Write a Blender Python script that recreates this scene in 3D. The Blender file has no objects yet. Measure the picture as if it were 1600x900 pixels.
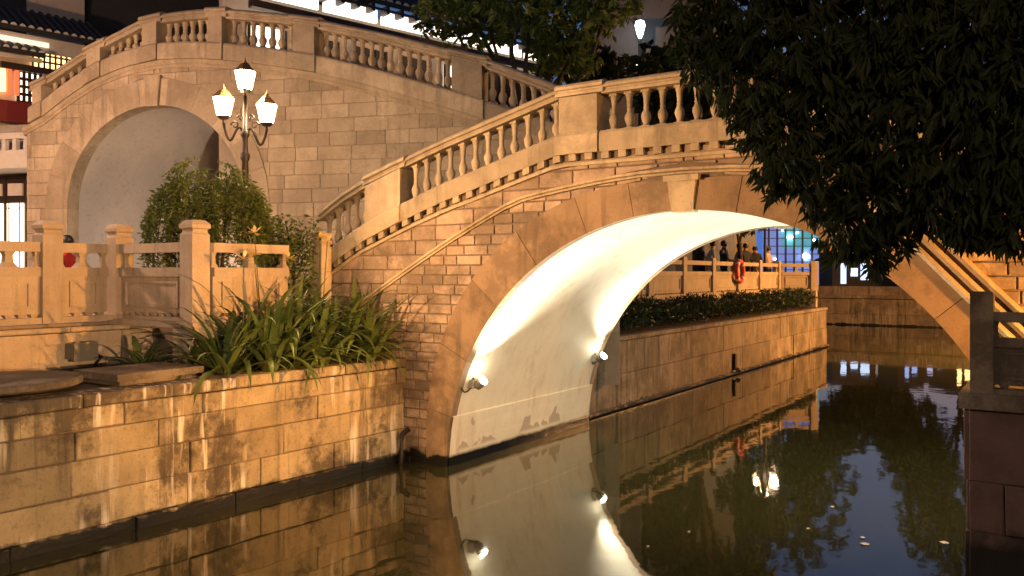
import bpy, bmesh, math, random
from mathutils import Vector
R_ = math.radians
random.seed(11)
sc = bpy.context.scene
COL = sc.collection

# ------------------------------------------------------------------ camera, sky, light, exposure
# world axes: x across the canal (right bank positive), y along the canal, z up, water at z = 0
YAW = math.atan2(866, 1300)
CF = Vector((-math.sin(YAW), math.cos(YAW), 0)); CR = Vector((math.cos(YAW), math.sin(YAW), 0))
EYE = 2.4
cam_d = bpy.data.cameras.new('camera'); cam = bpy.data.objects.new('camera', cam_d); COL.objects.link(cam)
cam.location = (0, 0, EYE); cam.rotation_euler = (R_(90), 0, YAW)
cam_d.sensor_width = 36; cam_d.lens = 36 * 1300 / 1600; cam_d.shift_y = -22 / 1600
cam_d.clip_start = 0.05; cam_d.clip_end = 600
sc.camera = cam

world = bpy.data.worlds.new('World'); sc.world = world; world.use_nodes = True
wn = world.node_tree.nodes; wl = world.node_tree.links
sky = wn.new('ShaderNodeTexSky'); sky.sky_type = 'NISHITA'; sky.sun_disc = False
sky.sun_elevation = R_(-0.6); sky.sun_rotation = R_(0); sky.air_density = 1.0; sky.dust_density = 1.0; sky.ozone_density = 3.0
wl.new(sky.outputs['Color'], wn['Background'].inputs['Color'])
wn['Background'].inputs['Strength'].default_value = 0.15
sun_d = bpy.data.lights.new('moon_glow', 'SUN'); sun_d.energy = 0.01; sun_d.angle = R_(10); sun_d.color = (0.8, 0.88, 1.0)
sun = bpy.data.objects.new('moon_glow', sun_d); COL.objects.link(sun); sun.rotation_euler = (R_(-80), 0, 0)   # last afterglow, from down the canal

sc.view_settings.view_transform = 'Standard'; sc.view_settings.look = 'None'
sc.view_settings.exposure = 1.5; sc.view_settings.gamma = 1.0; sc.view_settings.use_curve_mapping = False
sc.cycles.use_denoising = True
sc.cycles.max_bounces = 8; sc.cycles.diffuse_bounces = 4; sc.cycles.glossy_bounces = 4
sc.cycles.sample_clamp_indirect = 4.0
sc.cycles.caustics_reflective = False; sc.cycles.caustics_refractive = False

def spot(name, loc, target, energy, color, angle, blend=0.5, radius=0.06):
    d = bpy.data.lights.new(name, 'SPOT'); d.energy = energy; d.color = color
    d.spot_size = R_(angle); d.spot_blend = blend; d.shadow_soft_size = radius
    o = bpy.data.objects.new(name, d); COL.objects.link(o); o.location = loc
    o.rotation_euler = (Vector(target) - Vector(loc)).to_track_quat('-Z', 'Y').to_euler()
    return o
def point(name, loc, energy, color, radius=0.1):
    d = bpy.data.lights.new(name, 'POINT'); d.energy = energy; d.color = color; d.shadow_soft_size = radius
    o = bpy.data.objects.new(name, d); COL.objects.link(o); o.location = loc
    return o
SODIUM = (1.0, 0.40, 0.075); WARM = (1.0, 0.68, 0.38); CREAM = (1.0, 0.91, 0.74)

def cpt(px, py, D):
    """a point D metres ahead of the viewpoint, used to read real positions off the photograph"""
    v = CF * D + CR * ((px - 800) / 1300 * D)
    return Vector((v.x, v.y, EYE + (428 - py) / 1300 * D))

# ------------------------------------------------------------------ helpers
def tag(o, label=None, cat=None, group=None, kind=None):
    if label: o['label'] = label
    if cat: o['category'] = cat
    if group: o['group'] = group
    if kind: o['kind'] = kind
    return o
def empty(name, loc=(0, 0, 0), rz=0):
    o = bpy.data.objects.new(name, None); COL.objects.link(o); o.location = loc; o.rotation_euler.z = rz
    return o
def link(name, me, parent=None, loc=None, rz=None):
    o = bpy.data.objects.new(name, me); COL.objects.link(o)
    if parent: o.parent = parent
    if loc is not None: o.location = loc
    if rz is not None: o.rotation_euler.z = rz
    return o
def offset_of(parent):
    """world position of a parent chain (only translations are used where this matters)"""
    v = Vector((0, 0, 0))
    while parent is not None:
        v += parent.location; parent = parent.parent
    return v

class MB:
    def __init__(s): s.v = []; s.f = []; s.sm = []
    def add(s, vs, fs, smooth=False):
        b = len(s.v); s.v += [tuple(p) for p in vs]
        for f in fs: s.f.append([i + b for i in f]); s.sm.append(smooth)
    def box(s, x0, x1, y0, y1, z0, z1):
        s.add([(x0,y0,z0),(x1,y0,z0),(x1,y1,z0),(x0,y1,z0),(x0,y0,z1),(x1,y0,z1),(x1,y1,z1),(x0,y1,z1)],
              [(0,3,2,1),(4,5,6,7),(0,1,5,4),(1,2,6,5),(2,3,7,6),(3,0,4,7)])
    def obox(s, o, ax, ay, lx, ly, z0, z1):
        """box with its foot centre o, half sizes lx along ax and ly along ay"""
        ax = Vector(ax); ay = Vector(ay); o = Vector(o)
        c = [o - ax*lx - ay*ly, o + ax*lx - ay*ly, o + ax*lx + ay*ly, o - ax*lx + ay*ly]
        v = [(p.x, p.y, p.z + z0) for p in c] + [(p.x, p.y, p.z + z1) for p in c]
        s.add(v, [(0,3,2,1),(4,5,6,7),(0,1,5,4),(1,2,6,5),(2,3,7,6),(3,0,4,7)])
    def frustum(s, o, ax, ay, l0, l1, z0, z1, n=4):
        ax = Vector(ax); ay = Vector(ay); o = Vector(o); v = []
        for l, z in ((l0, z0), (l1, z1)):
            for k in range(n):
                a = math.pi * 2 * (k + .5) / n; q = l / math.cos(math.pi / n)
                p = o + ax * math.cos(a) * q + ay * math.sin(a) * q; v.append((p.x, p.y, p.z + z))
        s.add(v, [tuple(range(n))[::-1], tuple(range(n, 2*n))] + [(k, (k+1) % n, n + (k+1) % n, n + k) for k in range(n)])
    def lathe(s, prof, n=12, o=(0,0,0), smooth=True):
        v = []; f = []
        for r, z in prof:
            for k in range(n):
                a = 2*math.pi*k/n; v.append((o[0]+r*math.cos(a), o[1]+r*math.sin(a), o[2]+z))
        for i in range(len(prof)-1):
            for k in range(n):
                f.append((i*n+k, i*n+(k+1)%n, (i+1)*n+(k+1)%n, (i+1)*n+k))
        f.append(tuple(range(n))[::-1]); m = (len(prof)-1)*n; f.append(tuple(range(m, m+n)))
        s.add(v, f, smooth)
    def tube(s, pts, rad, n=6, smooth=True):
        pts = [Vector(p) for p in pts]; v = []; f = []
        rads = rad if isinstance(rad, (list, tuple)) else [rad]*len(pts)
        up = Vector((0.13, 0.31, 0.94))
        for i, p in enumerate(pts):
            t = (pts[min(i+1, len(pts)-1)] - pts[max(i-1, 0)]).normalized()
            a = t.cross(up)
            if a.length < 1e-3: a = t.cross(Vector((1, 0, 0)))
            a.normalize(); b = t.cross(a)
            for k in range(n):
                w = 2*math.pi*k/n; v.append(p + (a*math.cos(w) + b*math.sin(w))*rads[i])
        for i in range(len(pts)-1):
            for k in range(n): f.append((i*n+k, i*n+(k+1)%n, (i+1)*n+(k+1)%n, (i+1)*n+k))
        f.append(tuple(range(n))[::-1]); m = (len(pts)-1)*n; f.append(tuple(range(m, m+n)))
        s.add(v, f, smooth)
    def sweep(s, path, sect, closed_ends=True, smooth=False):
        """path: list of (origin Vector, out Vector); sect: (out, dz) polygon"""
        n = len(sect); v = []; f = []
        for o, out in path:
            for a, dz in sect: p = o + out*a; v.append((p.x, p.y, p.z + dz))
        for i in range(len(path)-1):
            for k in range(n): f.append((i*n+k, i*n+(k+1)%n, (i+1)*n+(k+1)%n, (i+1)*n+k))
        if closed_ends: f.append(tuple(range(n))[::-1]); m = (len(path)-1)*n; f.append(tuple(range(m, m+n)))
        s.add(v, f, smooth)
    def mesh(s, name, mat):
        me = bpy.data.meshes.new(name); me.from_pydata(s.v, [], s.f); me.update()
        if any(s.sm): me.polygons.foreach_set('use_smooth', s.sm)
        if mat:
            for m in (mat if isinstance(mat, (list, tuple)) else [mat]): me.materials.append(m)
        bm = bmesh.new(); bm.from_mesh(me); bmesh.ops.recalc_face_normals(bm, faces=bm.faces[:]); bm.to_mesh(me); bm.free()
        return me
    def build(s, name, mat, parent=None, label=None, local=False):
        o = link(name, s.mesh(name, mat), parent)
        if parent is not None and not local: o.location = -offset_of(parent)
        if label: o['label'] = label
        return o

class Frame:
    """a vertical face: a runs along it, z up, out away from it"""
    def __init__(s, origin, d, n): s.o = Vector(origin); s.d = Vector(d).normalized(); s.n = Vector(n).normalized()
    def P(s, a, z, out=0.0):
        p = s.o + s.d*a + s.n*out; return Vector((p.x, p.y, z))

def clip(poly, p, q):
    """keep what lies on the left of the line p -> q"""
    def side(r): return (q[0]-p[0])*(r[1]-p[1]) - (q[1]-p[1])*(r[0]-p[0])
    out = []
    for i, r in enumerate(poly):
        t = poly[(i+1) % len(poly)]; a, b = side(r), side(t)
        if a >= 0: out.append(r)
        if a * b < 0:
            k = a / (a - b); out.append((r[0]+(t[0]-r[0])*k, r[1]+(t[1]-r[1])*k))
    return out
def area(poly): return abs(sum(poly[i][0]*poly[(i+1)%len(poly)][1]-poly[(i+1)%len(poly)][0]*poly[i][1] for i in range(len(poly))))/2
def stone(mb, fr, poly, out0, out1, ch=0.012):
    """a chamfered stone standing on a face between depths out0 and out1"""
    n = len(poly); ca = sum(p[0] for p in poly)/n; cz = sum(p[1] for p in poly)/n
    def sg(x): return (x > 0.004) - (x < -0.004)
    ins = [(a - sg(a-ca)*ch, z - sg(z-cz)*ch) for a, z in poly]
    v = [fr.P(a, z, out0) for a, z in poly] + [fr.P(a, z, out1-ch) for a, z in poly] + [fr.P(a, z, out1) for a, z in ins]
    f = []
    for k in range(n):
        j = (k+1) % n; f += [(k, j, n+j, n+k), (n+k, n+j, 2*n+j, 2*n+k)]
    f.append(tuple(range(2*n, 3*n)))
    mb.add(v, f)
def courses(zs, lo, hi, blen, joint, rng, jit=0.25):
    """polygons (a, z) of blocks laid in courses between the edges lo(z) and hi(z)"""
    res = []
    for i in range(len(zs)-1):
        z0, z1 = zs[i], zs[i+1]
        l0, l1, h0, h1 = lo(z0), lo(z1), hi(z0), hi(z1)
        a, e = min(l0, l1), max(h0, h1)
        if e - a < 0.05: continue
        c = a - blen*rng.uniform(0.1, 0.9)
        while c < e:
            w = blen*(1 + rng.uniform(-jit, jit)); g = joint/2
            p = [(c+g, z0+g), (c+w-g, z0+g), (c+w-g, z1-g), (c+g, z1-g)]
            p = clip(p, (l1+g, z1), (l0+g, z0)); 
            if len(p) > 2: p = clip(p, (h0-g, z0), (h1-g, z1))
            if len(p) > 2 and area(p) > 0.0015: res.append(p)
            c += w
    return res
def lerp(pts, x):
    if x <= pts[0][0]: return pts[0][1]
    for (a, b), (c, d) in zip(pts, pts[1:]):
        if x <= c: return b + (d-b)*(x-a)/(c-a)
    return pts[-1][1]

# ------------------------------------------------------------------ materials
def nodes_of(m):
    m.use_nodes = True; return m.node_tree.nodes, m.node_tree.links, m.node_tree.nodes['Principled BSDF']
def stone_mat(name, c1, c2, scale=3.0, bump=0.25, var=0.35, rough=0.8, streak=0.0, wet=None, speck=0.3, stain=(0.05, 0.04, 0.03), white=0.0, patch=0.0, wetn=0.28):
    m = bpy.data.materials.new(name); n, l, b = nodes_of(m)
    geo = n.new('ShaderNodeNewGeometry')
    def noise(sc_, det=6, vec=None, rgh=0.6):
        t = n.new('ShaderNodeTexNoise'); t.inputs['Scale'].default_value = sc_; t.inputs['Detail'].default_value = det; t.inputs['Roughness'].default_value = rgh
        l.new(vec if vec else geo.outputs['Position'], t.inputs['Vector']); return t.outputs['Fac']
    def ramp(inp, p0, p1, a=0.0, bb=1.0):
        r = n.new('ShaderNodeMapRange'); r.inputs[1].default_value = p0; r.inputs[2].default_value = p1; r.inputs[3].default_value = a; r.inputs[4].default_value = bb
        l.new(inp, r.inputs[0]); return r.outputs[0]
    def mix(fac, a, bb, mode='MIX'):
        x = n.new('ShaderNodeMix'); x.data_type = 'RGBA'; x.blend_type = mode
        if isinstance(fac, (int, float)): x.inputs[0].default_value = fac
        else: l.new(fac, x.inputs[0])
        for s_, v in ((6, a), (7, bb)):
            if isinstance(v, tuple): x.inputs[s_].default_value = (*v, 1)
            else: l.new(v, x.inputs[s_])
        return x.outputs[2]
    def math_(op, a, bb):
        x = n.new('ShaderNodeMath'); x.operation = op
        for s_, v in ((0, a), (1, bb)):
            if isinstance(v, (int, float)): x.inputs[s_].default_value = v
            else: l.new(v, x.inputs[s_])
        return x.outputs[0]
    big = noise(scale, 8, rgh=0.65)
    col = mix(ramp(big, 0.3, 0.7), c1, c2)
    oi = n.new('ShaderNodeObjectInfo')
    dark = math_('ADD', math_('MULTIPLY', oi.outputs['Random'], var), 1 - var*0.6)
    v = n.new('ShaderNodeVectorMath'); v.operation = 'SCALE'; l.new(col, v.inputs[0]); l.new(dark, v.inputs['Scale']); col = v.outputs[0]
    fine = noise(scale*14, 4)
    col = mix(ramp(fine, 0.55, 0.75, 0, speck), col, stain)
    if patch:
        pn = noise(0.95, 9, rgh=0.74); col = mix(ramp(pn, 0.47, 0.56, 0, patch), col, tuple(0.5*(x+y) for x, y in zip(stain, (0.07, 0.055, 0.035))))
    if streak:
        mp = n.new('ShaderNodeMapping'); mp.inputs['Scale'].default_value = (7, 7, 0.55); l.new(geo.outputs['Position'], mp.inputs['Vector'])
        s1 = noise(1.0, 5, mp.outputs[0], 0.65)
        mk = noise(0.8, 3)
        k = math_('MULTIPLY', ramp(s1, 0.5, 0.66), ramp(mk, 0.4, 0.6))
        col = mix(math_('MULTIPLY', k, streak), col, stain)
        if white:
            mp2 = n.new('ShaderNodeMapping'); mp2.inputs['Scale'].default_value = (9, 9, 0.7); mp2.inputs['Location'].default_value = (31, 17, 4); l.new(geo.outputs['Position'], mp2.inputs['Vector'])
            s2 = noise(1.0, 4, mp2.outputs[0], 0.6); mk2 = noise(1.1, 2, mp2.outputs[0])
            mk3 = n.new('ShaderNodeTexNoise'); mk3.inputs['Scale'].default_value = 0.9; l.new(geo.outputs['Position'], mk3.inputs['Vector'])
            k2 = math_('MULTIPLY', ramp(s2, 0.55, 0.64), ramp(mk3.outputs['Fac'], 0.46, 0.56))
            col = mix(math_('MULTIPLY', k2, white), col, (0.6, 0.56, 0.48))
    rg = rough
    if wet is not None:
        sp = n.new('ShaderNodeSeparateXYZ'); l.new(geo.outputs['Position'], sp.inputs[0])
        zz = math_('ADD', sp.outputs['Z'], math_('MULTIPLY', math_('SUBTRACT', noise(5.0, 4), 0.5), wetn))
        wf = ramp(zz, wet*1.15, wet*0.8)
        col = mix(wf, col, (0.009, 0.0085, 0.006))
        rr = n.new('ShaderNodeMath'); rr.operation = 'MULTIPLY_ADD'; l.new(wf, rr.inputs[0]); rr.inputs[1].default_value = -0.45; rr.inputs[2].default_value = rough
        l.new(rr.outputs[0], b.inputs['Roughness'])
    else: b.inputs['Roughness'].default_value = rg
    l.new(col, b.inputs['Base Color'])
    bp = n.new('ShaderNodeBump'); bp.inputs['Strength'].default_value = bump; bp.inputs['Distance'].default_value = 0.03
    h = math_('ADD', noise(scale*5, 8, rgh=0.7), math_('MULTIPLY', fine, 0.4)); l.new(h, bp.inputs['Height']); l.new(bp.outputs[0], b.inputs['Normal'])
    b.inputs['Specular IOR Level'].default_value = 0.3
    return m
def plain(name, c, rough=0.6, metal=0.0, var=0.15, scale=8, bump=0.1, emit=None, estr=0.0):
    m = bpy.data.materials.new(name); n, l, b = nodes_of(m)
    t = n.new('ShaderNodeTexNoise'); t.inputs['Scale'].default_value = scale; t.inputs['Detail'].default_value = 5
    tc = n.new('ShaderNodeTexCoord'); l.new(tc.outputs['Object'], t.inputs['Vector'])
    r = n.new('ShaderNodeMix'); r.data_type = 'RGBA'; l.new(t.outputs['Fac'], r.inputs[0])
    r.inputs[6].default_value = (*[x*(1-var) for x in c], 1); r.inputs[7].default_value = (*[min(1, x*(1+var)) for x in c], 1)
    l.new(r.outputs[2], b.inputs['Base Color']); b.inputs['Roughness'].default_value = rough; b.inputs['Metallic'].default_value = metal
    if bump:
        bp = n.new('ShaderNodeBump'); bp.inputs['Strength'].default_value = bump; bp.inputs['Distance'].default_value = 0.01
        l.new(t.outputs['Fac'], bp.inputs['Height']); l.new(bp.outputs[0], b.inputs['Normal'])
    if emit: b.inputs['Emission Color'].default_value = (*emit, 1); b.inputs['Emission Strength'].default_value = estr
    return m
def leaf_mat(name, c1, c2, trans=0.25, rough=0.45):
    m = bpy.data.materials.new(name); n, l, b = nodes_of(m)
    g = n.new('ShaderNodeNewGeometry')
    t = n.new('ShaderNodeTexNoise'); t.inputs['Scale'].default_value = 2.3; t.inputs['Detail'].default_value = 3; l.new(g.outputs['Position'], t.inputs['Vector'])
    a = n.new('ShaderNodeMath'); a.operation = 'MULTIPLY_ADD'; l.new(g.outputs['Random Per Island'], a.inputs[0]); a.inputs[1].default_value = 0.6
    s_ = n.new('ShaderNodeMath'); s_.operation = 'MULTIPLY_ADD'; l.new(t.outputs['Fac'], s_.inputs[0]); s_.inputs[1].default_value = 1.2; s_.inputs[2].default_value = -0.4
    l.new(s_.outputs[0], a.inputs[2])
    r = n.new('ShaderNodeMix'); r.data_type = 'RGBA'; r.clamp_factor = True; l.new(a.outputs[0], r.inputs[0])
    r.inputs[6].default_value = (*c1, 1); r.inputs[7].default_value = (*c2, 1)
    l.new(r.outputs[2], b.inputs['Base Color']); b.inputs['Roughness'].default_value = rough; b.inputs['Specular IOR Level'].default_value = 0.15 if rough > 0.6 else 0.35
    tr = n.new('ShaderNodeBsdfTranslucent'); l.new(r.outputs[2], tr.inputs['Color'])
    mx = n.new('ShaderNodeMixShader'); mx.inputs[0].default_value = trans
    l.new(b.outputs[0], mx.inputs[1]); l.new(tr.outputs[0], mx.inputs[2]); l.new(mx.outputs[0], n['Material Output'].inputs['Surface'])
    return m

M = {}
M['bank'] = stone_mat('bank_stone', (0.24, 0.19, 0.11), (0.4, 0.33, 0.2), 2.2, 0.5, 0.62, streak=0.9, wet=0.13, wetn=0.2, speck=0.5, white=0.95, patch=0.85)
M['bank_far'] = stone_mat('far_bank_stone', (0.2, 0.15, 0.10), (0.33, 0.26, 0.18), 2.0, 0.4, 0.3, streak=1.0, wet=0.07, speck=0.4, white=0.25, patch=0.5)
M['brick'] = stone_mat('bridge_brick', (0.3, 0.22, 0.15), (0.46, 0.35, 0.25), 4.0, 0.4, 0.5, wet=0.16, speck=0.45, patch=0.5)
M['ring'] = stone_mat('ring_stone', (0.25, 0.17, 0.1), (0.34, 0.24, 0.145), 2.5, 0.22, 0.2, wet=0.12, speck=0.3, streak=0.5, patch=0.45)
M['mortar'] = stone_mat('mortar', (0.13, 0.095, 0.065), (0.2, 0.15, 0.105), 6, 0.4, 0, wet=0.15)
M['cut'] = stone_mat('cut_stone', (0.35, 0.285, 0.19), (0.49, 0.41, 0.285), 2.6, 0.25, 0.4, speck=0.35, streak=0.5, patch=0.3)
M['rear'] = stone_mat('rear_stone', (0.33, 0.265, 0.185), (0.46, 0.385, 0.275), 1.6, 0.25, 0.36, speck=0.3, streak=0.4, patch=0.25)
M['rear_mortar'] = stone_mat('rear_mortar', (0.24, 0.18, 0.13), (0.32, 0.25, 0.19), 4, 0.3, 0)
M['fence'] = stone_mat('fence_stone', (0.36, 0.29, 0.21), (0.48, 0.4, 0.3), 3.2, 0.2, 0.15, speck=0.3, streak=0.3)
M['granite'] = stone_mat('red_granite', (0.085, 0.055, 0.045), (0.14, 0.085, 0.07), 5, 0.2, 0.3, wet=0.42, speck=0.35)
M['paving'] = stone_mat('paving', (0.2, 0.16, 0.12), (0.3, 0.25, 0.19), 1.2, 0.3, 0.2)
M['worn'] = stone_mat('worn_slab', (0.12, 0.1, 0.075), (0.24, 0.2, 0.15), 4, 0.6, 0.1, speck=0.6, patch=0.7)
M['soil'] = stone_mat('soil', (0.035, 0.025, 0.017), (0.06, 0.045, 0.03), 8, 0.8, 0)
M['iron'] = plain('dark_iron', (0.03, 0.022, 0.018), 0.5, 0.2)
M['brass'] = plain('bronze_cap', (0.3, 0.18, 0.07), 0.4, 0.6)
M['lamp_glass'] = plain('lit_lantern_glass', (0.9, 0.85, 0.7), 0.3, emit=(1.0, 0.68, 0.38), estr=60)
M['flood_glass'] = plain('lit_flood_glass', (0.9, 0.9, 0.8), 0.3, emit=(1.0, 0.93, 0.7), estr=40)
M['grey_metal'] = plain('grey_metal', (0.17, 0.17, 0.15), 0.5, 0.3)
M['white_metal'] = plain('white_metal', (0.45, 0.44, 0.4), 0.5, 0.1)
M['tile'] = plain('dark_roof_tile', (0.022, 0.022, 0.02), 0.6, var=0.4)
M['tile_end'] = plain('pale_tile_end', (0.55, 0.53, 0.48), 0.7)
M['wood'] = plain('dark_wood', (0.03, 0.018, 0.012), 0.5)
M['redwood'] = plain('red_paint', (0.25, 0.03, 0.02), 0.5)
M['plaster'] = stone_mat('house_plaster', (0.45, 0.38, 0.3), (0.55, 0.47, 0.38), 1.2, 0.15, 0)
M['concrete'] = stone_mat('concrete', (0.1, 0.095, 0.095), (0.15, 0.14, 0.14), 0.8, 0.1, 0)
M['grey_plaster'] = stone_mat('grey_plaster', (0.42, 0.39, 0.36), (0.52, 0.48, 0.45), 0.8, 0.1, 0)
M['pale'] = plain('pale_trim', (0.6, 0.56, 0.5), 0.7)
M['glow_white'] = plain('white_strip_light', (0.9, 0.85, 0.8), 0.5, emit=(1.0, 0.86, 0.72), estr=1.1)
M['glow_window'] = plain('lit_window', (0.9, 0.8, 0.65), 0.5, emit=(1.0, 0.83, 0.62), estr=1.0)
M['glow_soft'] = plain('soft_strip_light', (0.9, 0.85, 0.8), 0.5, emit=(1.0, 0.8, 0.62), estr=0.4)
M['glow_amber'] = plain('amber_window', (0.9, 0.6, 0.3), 0.5, emit=(1.0, 0.62, 0.22), estr=1.1)
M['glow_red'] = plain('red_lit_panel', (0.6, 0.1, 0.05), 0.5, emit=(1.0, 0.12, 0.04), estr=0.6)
M['glow_cold'] = plain('cold_lamp', (0.9, 0.95, 1), 0.5, emit=(0.75, 0.92, 1.0), estr=5)
M['glow_blue'] = plain('blue_lit_wall', (0.2, 0.3, 0.6), 0.5, emit=(0.1, 0.24, 0.75), estr=0.25)
M['glow_teal'] = plain('teal_lit_panel', (0.1, 0.4, 0.5), 0.5, emit=(0.03, 0.3, 0.42), estr=0.28, var=0.6, scale=3)
M['bark'] = stone_mat('bark', (0.03, 0.022, 0.015), (0.07, 0.05, 0.035), 9, 0.8, 0)
M['leaf_dark'] = leaf_mat('dark_leaf', (0.014, 0.02, 0.007), (0.04, 0.05, 0.016), 0.25, 0.65)
M['leaf_mid'] = leaf_mat('mid_leaf', (0.05, 0.085, 0.02), (0.17, 0.22, 0.05), 0.4)
M['leaf_bush'] = leaf_mat('bush_leaf', (0.03, 0.055, 0.012), (0.16, 0.2, 0.04))
M['leaf_strap'] = leaf_mat('strap_leaf', (0.025, 0.05, 0.015), (0.15, 0.2, 0.05), 0.15, 0.35)
M['leaf_far'] = leaf_mat('far_leaf', (0.018, 0.028, 0.010), (0.05, 0.065, 0.02))
M['hedge'] = leaf_mat('hedge_leaf', (0.015, 0.03, 0.012), (0.04, 0.06, 0.02))
M['petal'] = plain('cream_petal', (0.6, 0.45, 0.2), 0.6)
M['ring_red'] = plain('lifebuoy_red', (0.5, 0.05, 0.025), 0.5)
M['ring_white'] = plain('lifebuoy_white', (0.7, 0.66, 0.6), 0.5)

def vault_mat():
    m = stone_mat('vault_plaster', (0.6, 0.55, 0.44), (0.7, 0.66, 0.54), 1.1, 0.1, 0, rough=0.6, streak=0.35, wet=0.13, wetn=0.06, speck=0.15, stain=(0.36, 0.22, 0.1))
    n, l = m.node_tree.nodes, m.node_tree.links; b = n['Principled BSDF']
    src = b.inputs['Base Color'].links[0].from_socket
    g = n.new('ShaderNodeNewGeometry'); sp = n.new('ShaderNodeSeparateXYZ'); l.new(g.outputs['Position'], sp.inputs[0])
    t = n.new('ShaderNodeTexNoise'); t.inputs['Scale'].default_value = 1.7; t.inputs['Detail'].default_value = 3; l.new(g.outputs['Position'], t.inputs['Vector'])
    zr = n.new('ShaderNodeMapRange'); zr.inputs[1].default_value = 0.0; zr.inputs[2].default_value = 0.75; zr.inputs[3].default_value = 0.16; zr.inputs[4].default_value = -0.12; l.new(sp.outputs['Z'], zr.inputs[0])
    ad = n.new('ShaderNodeMath'); l.new(t.outputs['Fac'], ad.inputs[0]); l.new(zr.outputs[0], ad.inputs[1])
    th = n.new('ShaderNodeMapRange'); th.inputs[1].default_value = 0.6; th.inputs[2].default_value = 0.615; l.new(ad.outputs[0], th.inputs[0])
    mx = n.new('ShaderNodeMix'); mx.data_type = 'RGBA'; zl = n.new('ShaderNodeMapRange'); zl.inputs[1].default_value = 0.15; zl.inputs[2].default_value = 0.2; l.new(sp.outputs['Z'], zl.inputs[0]); pm = n.new('ShaderNodeMath'); pm.operation = 'MULTIPLY'; l.new(th.outputs[0], pm.inputs[0]); l.new(zl.outputs[0], pm.inputs[1])
    l.new(pm.outputs[0], mx.inputs[0]); l.new(src, mx.inputs[6]); mx.inputs[7].default_value = (0.38, 0.33, 0.25, 1)
    l.new(mx.outputs[2], b.inputs['Base Color'])
    return m
M['vault'] = vault_mat()

def water_mat():
    m = bpy.data.materials.new('canal_water'); n, l, b = nodes_of(m)
    b.inputs['Base Color'].default_value = (0.03, 0.031, 0.012, 1); b.inputs['Roughness'].default_value = 0.03; b.inputs['IOR'].default_value = 1.78
    g = n.new('ShaderNodeNewGeometry')
    mp = n.new('ShaderNodeMapping'); mp.inputs['Scale'].default_value = (1.0, 0.6, 1); l.new(g.outputs['Position'], mp.inputs['Vector'])
    t = n.new('ShaderNodeTexNoise'); t.inputs['Scale'].default_value = 1.6; t.inputs['Detail'].default_value = 3; l.new(mp.outputs[0], t.inputs['Vector'])
    t2 = n.new('ShaderNodeTexNoise'); t2.inputs['Scale'].default_value = 7; t2.inputs['Detail'].default_value = 2; l.new(mp.outputs[0], t2.inputs['Vector'])
    a = n.new('ShaderNodeMath'); a.operation = 'MULTIPLY_ADD'; l.new(t2.outputs['Fac'], a.inputs[0]); a.inputs[1].default_value = 0.1; l.new(t.outputs['Fac'], a.inputs[2])
    bp = n.new('ShaderNodeBump'); bp.inputs['Strength'].default_value = 0.035; bp.inputs['Distance'].default_value = 0.1
    l.new(a.outputs[0], bp.inputs['Height']); l.new(bp.outputs[0], b.inputs['Normal'])
    return m
M['water'] = water_mat()

# ------------------------------------------------------------------ ground, water, terraces
m = MB(); m.add([(-400, -200, 0), (400, -200, 0), (400, 600, 0), (-400, 600, 0)], [(0, 1, 2, 3)])
tag(m.build('canal_water', M['water']), 'dark olive canal water mirroring the bridge and walls', kind='structure')
LOW = 1.33; UP = 1.84
for px, py, q, lab in ((1351, 851, .05, 'largest pale leaf floating on the blue sky reflection'), (1300, 793, .028, 'small pale leaf floating below the lamp reflection'), (1347, 841, .03, 'leaf floating just left of the largest floating leaf'), (1475, 849, .05, 'pale leaf floating near the granite wall'), (1262, 827, .025, 'tiny pale leaf floating in the dark water'), (1012, 855, .02, 'tiny white fleck floating under the arch'), (1076, 832, .02, 'tiny pale leaf floating beside the arch reflection')):
    D = EYE*1300/(py-428); c = cpt(px, py, D); b = MB(); vv = [(c.x + math.cos(t)*q*(1.0 if k % 2 else .8), c.y + math.sin(t)*q*.55, .006 + .004*(k % 3)) for k, t in enumerate([i*math.pi/4 for i in range(8)])]
    b.add(vv + [(c.x, c.y, .004)], [(k, (k+1) % 8, 8) for k in range(8)]); tag(b.build('floating_leaf', M['pale']), lab, 'leaf', 'leaves floating on the canal')
m = MB()   # lower ledge behind the near bank wall, then the raised terrace
m.add([(-9.6, -1.5, LOW-.02), (-7.75, -1.5, LOW-.02), (-7.25, 8.1, LOW-.02), (-9.6, 8.1, LOW-.02)], [(0, 1, 2, 3)])
tag(m.build('lower_ledge_ground', M['soil']), 'dark earth of the low planted ledge behind the bank wall', kind='structure')
m = MB(); m.box(-60, -9.75, -20, 28.6, -0.5, UP - 0.02); m.box(-9.76, -8.35, 6.3, 28.6, -0.5, UP - 0.024)
tag(m.build('terrace_paving', M['paving']), 'stone paved upper terrace on the left bank', kind='structure')
m = MB(); m.box(-8.4, -6.75, 12.2, 28.5, -0.5, 1.3)
tag(m.build('hedge_bed_ground', M['soil']), 'planting bed along the far bank wall', kind='structure')
m = MB(); m.box(0.15, 60, 7.25, 60, -0.5, 1.3); m.box(-0.58, 60, 7.24, 8.1, -0.5, 1.46); m.box(1.2, 60, -20, 7.22, -0.5, 1.3)
tag(m.build('right_bank_paving', M['paving']), 'paved right bank ground', kind='structure')
m = MB(); m.box(-60, 60, 41.6, 140, -0.5, 1.35)
tag(m.build('far_quay_paving', M['paving']), 'paved quay beyond the far end of the canal', kind='structure')

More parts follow.
